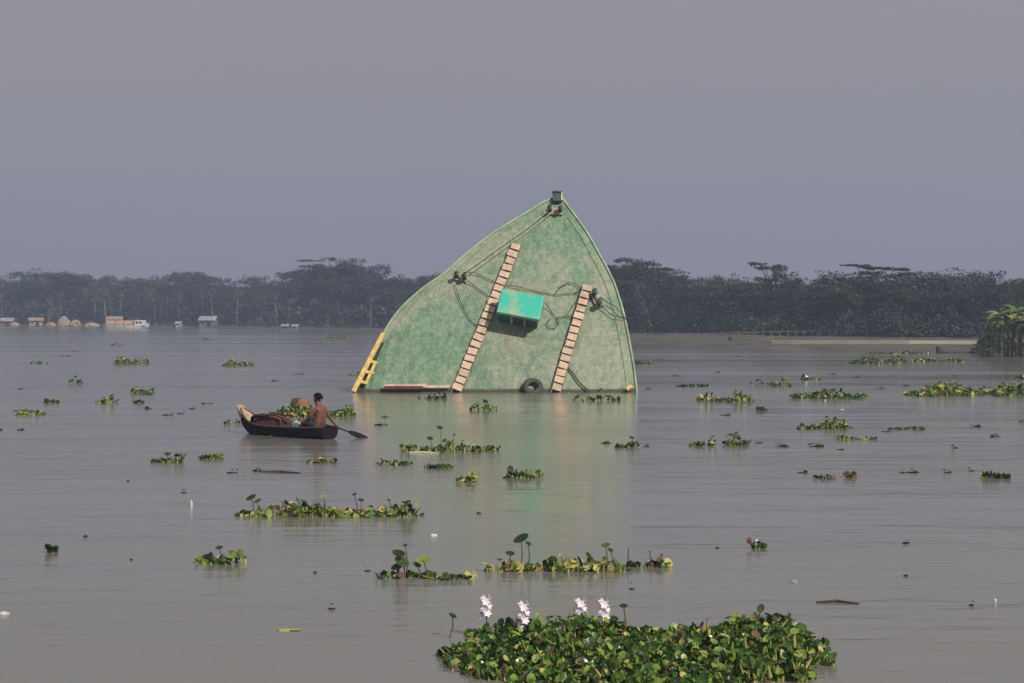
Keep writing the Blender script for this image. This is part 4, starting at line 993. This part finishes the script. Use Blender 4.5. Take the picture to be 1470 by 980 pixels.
hyacinth(65, 78, 214.8, .42, 'mixed', 'left one of two neighbouring green hyacinth clumps left of the boat', depth=1.2)
hyacinth(85, 101, 209.5, .42, 'green', 'right one of two neighbouring green hyacinth clumps left of the boat', depth=2)
hyacinth(88, 96, 214.8, .16, 'dark', 'flat dark tuft just under the right one of the two neighbouring clumps', tiny=True)
hyacinth(33, 44, 214.5, .24, 'dark', 'thin dark hyacinth tuft left of the two neighbouring clumps', tiny=True)
hyacinth(16, 33, 222, .16, 'mixed', 'long thin hyacinth wisp near the left edge with a green right end', tiny=True, depth=.8)
hyacinth(220, 229, 198, .3, 'grey', 'thin upright stems left of the yellow guard frame', tiny=True)
hyacinth(395, 407, 191, .35, 'grey', 'low hyacinth strip touching the right side of the vessel', depth=2)
hyacinth(528, 563, 190.8, .60, 'green', 'long bright hyacinth strip in the upper right nearest the retaining wall', depth=4, nb=7)
hyacinth(566, 598, 189.5, .28, 'brown', 'brownish flat hyacinth strip right of the long bright strip', depth=3.5, nb=5)
hyacinth(466, 491, 204.3, .42, 'grey', 'sparse hyacinth clump with dark upright leaves right of the vessel', depth=1.2, dens=.6)
hyacinth(436, 468, 214.3, .48, 'yellow', 'pale green hyacinth clump nearest the right side of the vessel', depth=2.0, dens=.9)
hyacinth(488, 541, 212.3, .46, 'green', 'wide irregular dark green hyacinth mat in the right middle', depth=2.4, dens=.85, nb=8)
hyacinth(562, 648, 210.8, .55, 'mixed', 'widest dense sunlit hyacinth mat at the right of the river', depth=4.2, dens=1.3, nb=10)
hyacinth(495, 529, 230.6, .34, 'grey', 'rounded greyish hyacinth clump with a white fleck on top', depth=1.0, dens=1.2, nb=4)
hyacinth(519, 544, 237, .10, 'brown', 'flat brown dying hyacinth strip under the rounded greyish clump', depth=.6, dens=.8)
hyacinth(429, 445, 241, .20, 'grey', 'left one of two small tufts in the middle of the river', dens=.8)
hyacinth(450, 465, 240.6, .30, 'dark', 'right and taller one of two small tufts in the middle of the river', dens=.8)
hyacinth(384, 398, 241.8, .26, 'dark', 'small dark tuft alone right of the vessel reflection', dens=.6, tall=((393, 235.5, .2, .08, 0),))
hyacinth(551, 572, 231, .14, 'dark', 'flat dark flecks of hyacinth right of the rounded greyish clump', tiny=True)
hyacinth(608, 625, 261, .20, 'dark', 'dark hyacinth tuft at the right, lower than the other right clumps', dens=.6)
hyacinth(505, 520, 261, .10, 'brown', 'brown hyacinth wisp in the open water at lower right', tiny=True)
hyacinth(525, 530, 260.5, .16, 'dark', 'tiny dark leaf cluster right of the brown wisp', tiny=True)
hyacinth(497, 509, 200.6, .22, 'grey', 'faint hyacinth strip above the wide irregular mat', tiny=True, depth=1.5)
hyacinth(629, 645, 200, .35, 'dark', 'dark hyacinth tuft above the right end of the widest mat', tiny=True, depth=2)
hyacinth(630, 642, 226.5, .16, 'dark', 'dark hyacinth tuft below the right end of the widest mat', tiny=True)
hyacinth(466, 474, 303.6, .10, 'dark', 'small dark floating tuft carrying a white scrap', tiny=True, depth=.25)
hyacinth(36, 41, 306, .16, 'dark', 'single small dark tuft low at the left', tiny=True, depth=.2)
hyacinth(540, 580, 184.8, .22, 'brown', 'thin far hyacinth line just below the muddy bank', tiny=True, depth=4)
hyacinth(420, 440, 204.6, .14, 'dark', 'thin dark wisp just right of the vessel waterline', tiny=True, depth=.8)
hyacinth(468, 476, 219.5, .2, 'dark', 'tiny pair of dark leaves below the pale green clump', tiny=True, depth=.3)
# flecks nothing tells apart
r = random.Random(88)
FLECK = [(98, 218), (125, 218), (110, 222), (118, 221), (134, 215), (64, 174), (28, 172), (48, 186), (53, 183), (118, 180), (175, 201), (190, 197), (21, 231), (52, 268), (120, 269), (75, 309), (88, 310), (130, 331), (200, 318), (160, 309), (232, 317), (403, 206), (450, 222), (455, 234), (520, 243), (548, 232), (603, 229), (590, 242), (558, 257), (565, 257), (600, 256), (585, 257), (615, 235), (480, 267), (393, 328), (415, 328), (445, 303), (484, 303), (600, 338), (550, 349), (470, 239), (485, 241), (505, 241), (377, 239), (402, 241), (355, 327), (150, 257), (165, 256), (172, 236), (240, 228), (243, 223), (560, 204), (545, 206), (610, 205), (590, 198), (515, 197), (530, 199), (445, 196), (420, 198), (458, 186), (410, 188), (20, 206), (6, 231), (86, 262), (300, 282), (420, 290), (560, 300), (600, 290), (60, 296), (30, 330), (210, 340), (100, 345), (560, 320), (497, 257)]
for i, (px, row) in enumerate(FLECK):
    if row > 262 and i % 2: continue
    A = W_(px, row); d = A.y; m = MB(); w = (r.uniform(3, 8) if row < 262 else r.uniform(1.5, 4)) / F * d; n_ = r.randint(3, 7)
    for j in range(n_):
        b = Vector((r.uniform(-.5, .5) * w, r.uniform(-.3, .3) * min(w, .8), r.uniform(.0, .025) + (.05 if r.random() < .25 else 0)))
        blade(m, b, Vector((r.gauss(0, .35), r.gauss(0, .35), 1)), Vector((r.gauss(0, 1), r.gauss(0, 1), 0)), min(.09, w * .3) * r.uniform(.5, 1.1), r.choice((0, 0, 4, 5, 1)), 6, .2)
    m.tube([Vector((-w * .5, 0, .004)), Vector((0, r.uniform(-.05, .05), .012)), Vector((w * .5, 0, .004))], .010, 4, 5)
    ob = m.build('leaf_scrap', HY); ob.location = A
    tag(ob, 'tiny dark leaf scrap drifting on the open river', 'leaf scrap', 'tiny dark leaf scraps drifting on the river')
# ------------------------------------------------------------------ drifting litter
M_TWIG = mat('wet_stick', (.06, .045, .035), .7); M_PSTICK = mat('pale_stick', (.62, .58, .42), .7, (.45, .4, .3), 5)
def stick(a, b, rad, mt, lab, bend=.0):
    A, B = W_(*a), W_(*b); m = MB(); m.tube([A + Vector((0, 0, .01)), (A + B) / 2 + Vector((0, bend, .02)), B + Vector((0, 0, .01))], [rad * .7, rad, rad * .5], 7)
    tag(m.build('floating_stick', mt, origin=A), lab, 'stick')
stick((257.5, 244.9), (275.3, 245.3), .035, M_PSTICK, 'pale straight stick floating along the front of the dark mat below the vessel')
stick((505.5, 336.3), (531.5, 337.2), .018, M_TWIG, 'long thin dark stick floating right of the nearest mat', .1)
stick((167, 256.6), (191, 257.4), .03, M_TWIG, 'dark half sunk log below the rowing boat', .1)
stick((16, 219.5), (29, 219.3), .03, M_TWIG, 'thin dark stick near the left edge')
def scrap(px, row, w, lab, mt=M_WHITE, h=.03, sd_=0):
    r = random.Random(sd_ + px); c = W_(px, row); m = MB(); vs = []; N = 9
    for z, s in ((-.01, 1), (h * .6, .92), (h, .5)):
        for k in range(N):
            a = 2 * math.pi * k / N; q = w * .36 * s * r.uniform(.45, 1.3); vs.append((math.cos(a) * q, math.sin(a) * q * .6, z * r.uniform(.8, 1.2)))
    m.add(vs, [(i * N + k, i * N + (k + 1) % N, (i + 1) * N + (k + 1) % N, (i + 1) * N + k) for i in range(2) for k in range(N)] + [tuple(2 * N + k for k in range(N))])
    ob = m.build('litter_scrap', mt); ob.location = c; return tag(ob, lab, 'litter')
scrap(272, 295.4, .14, 'small bright white scrap floating above the tall leaved plant')
scrap(492, 323.8, .13, 'faint white scrap floating above the right end of the nearest mat', M_TIN)
scrap(10.5, 343.2, .15, 'white scrap floating at the lower left edge')
scrap(614.5, 335.3, .06, 'tiny white scrap in the empty lower right water')
scrap(469, 301.6, .12, 'white scrap lying on the small dark tuft', M_WHITE, .10)
scrap(203, 249, .25, 'pale orange scrap among the straw debris below the boat', M_TAN, .06)
scrap(521, 224.3, .30, 'white fleck caught on the rounded greyish clump', M_WHITE, .03).location.z = .30
scrap(183, 352.8, .45, 'flat pale green torn leaf floating near the bottom of the river view', HY[3], .012)
# upright floating bottle
c = W_(124.5, 277.6); root = empty('floating_bottle', c, 'small pale bottle bobbing upright left of the long narrow mat', 'bottle'); root.scale = (.7, .7, .7)
m = MB(); m.lathe([(.035, -.06), (.045, -.04), (.045, .09), (.02, .14), (.016, .17)], None, (0, 0, 0), 12); m.build('bottle_body', mat('cloudy_plastic', (.55, .57, .55), .3), root, smooth=True)
m = MB(); m.lathe([(.02, .17), (.02, .20)], None, (0, 0, 0), 10); m.build('cap', M_TAN, root)

for k, P in PROTO.items():
    if not P[3]:
        for ch in list(P[0].children): bpy.data.objects.remove(ch)
        bpy.data.objects.remove(P[0])
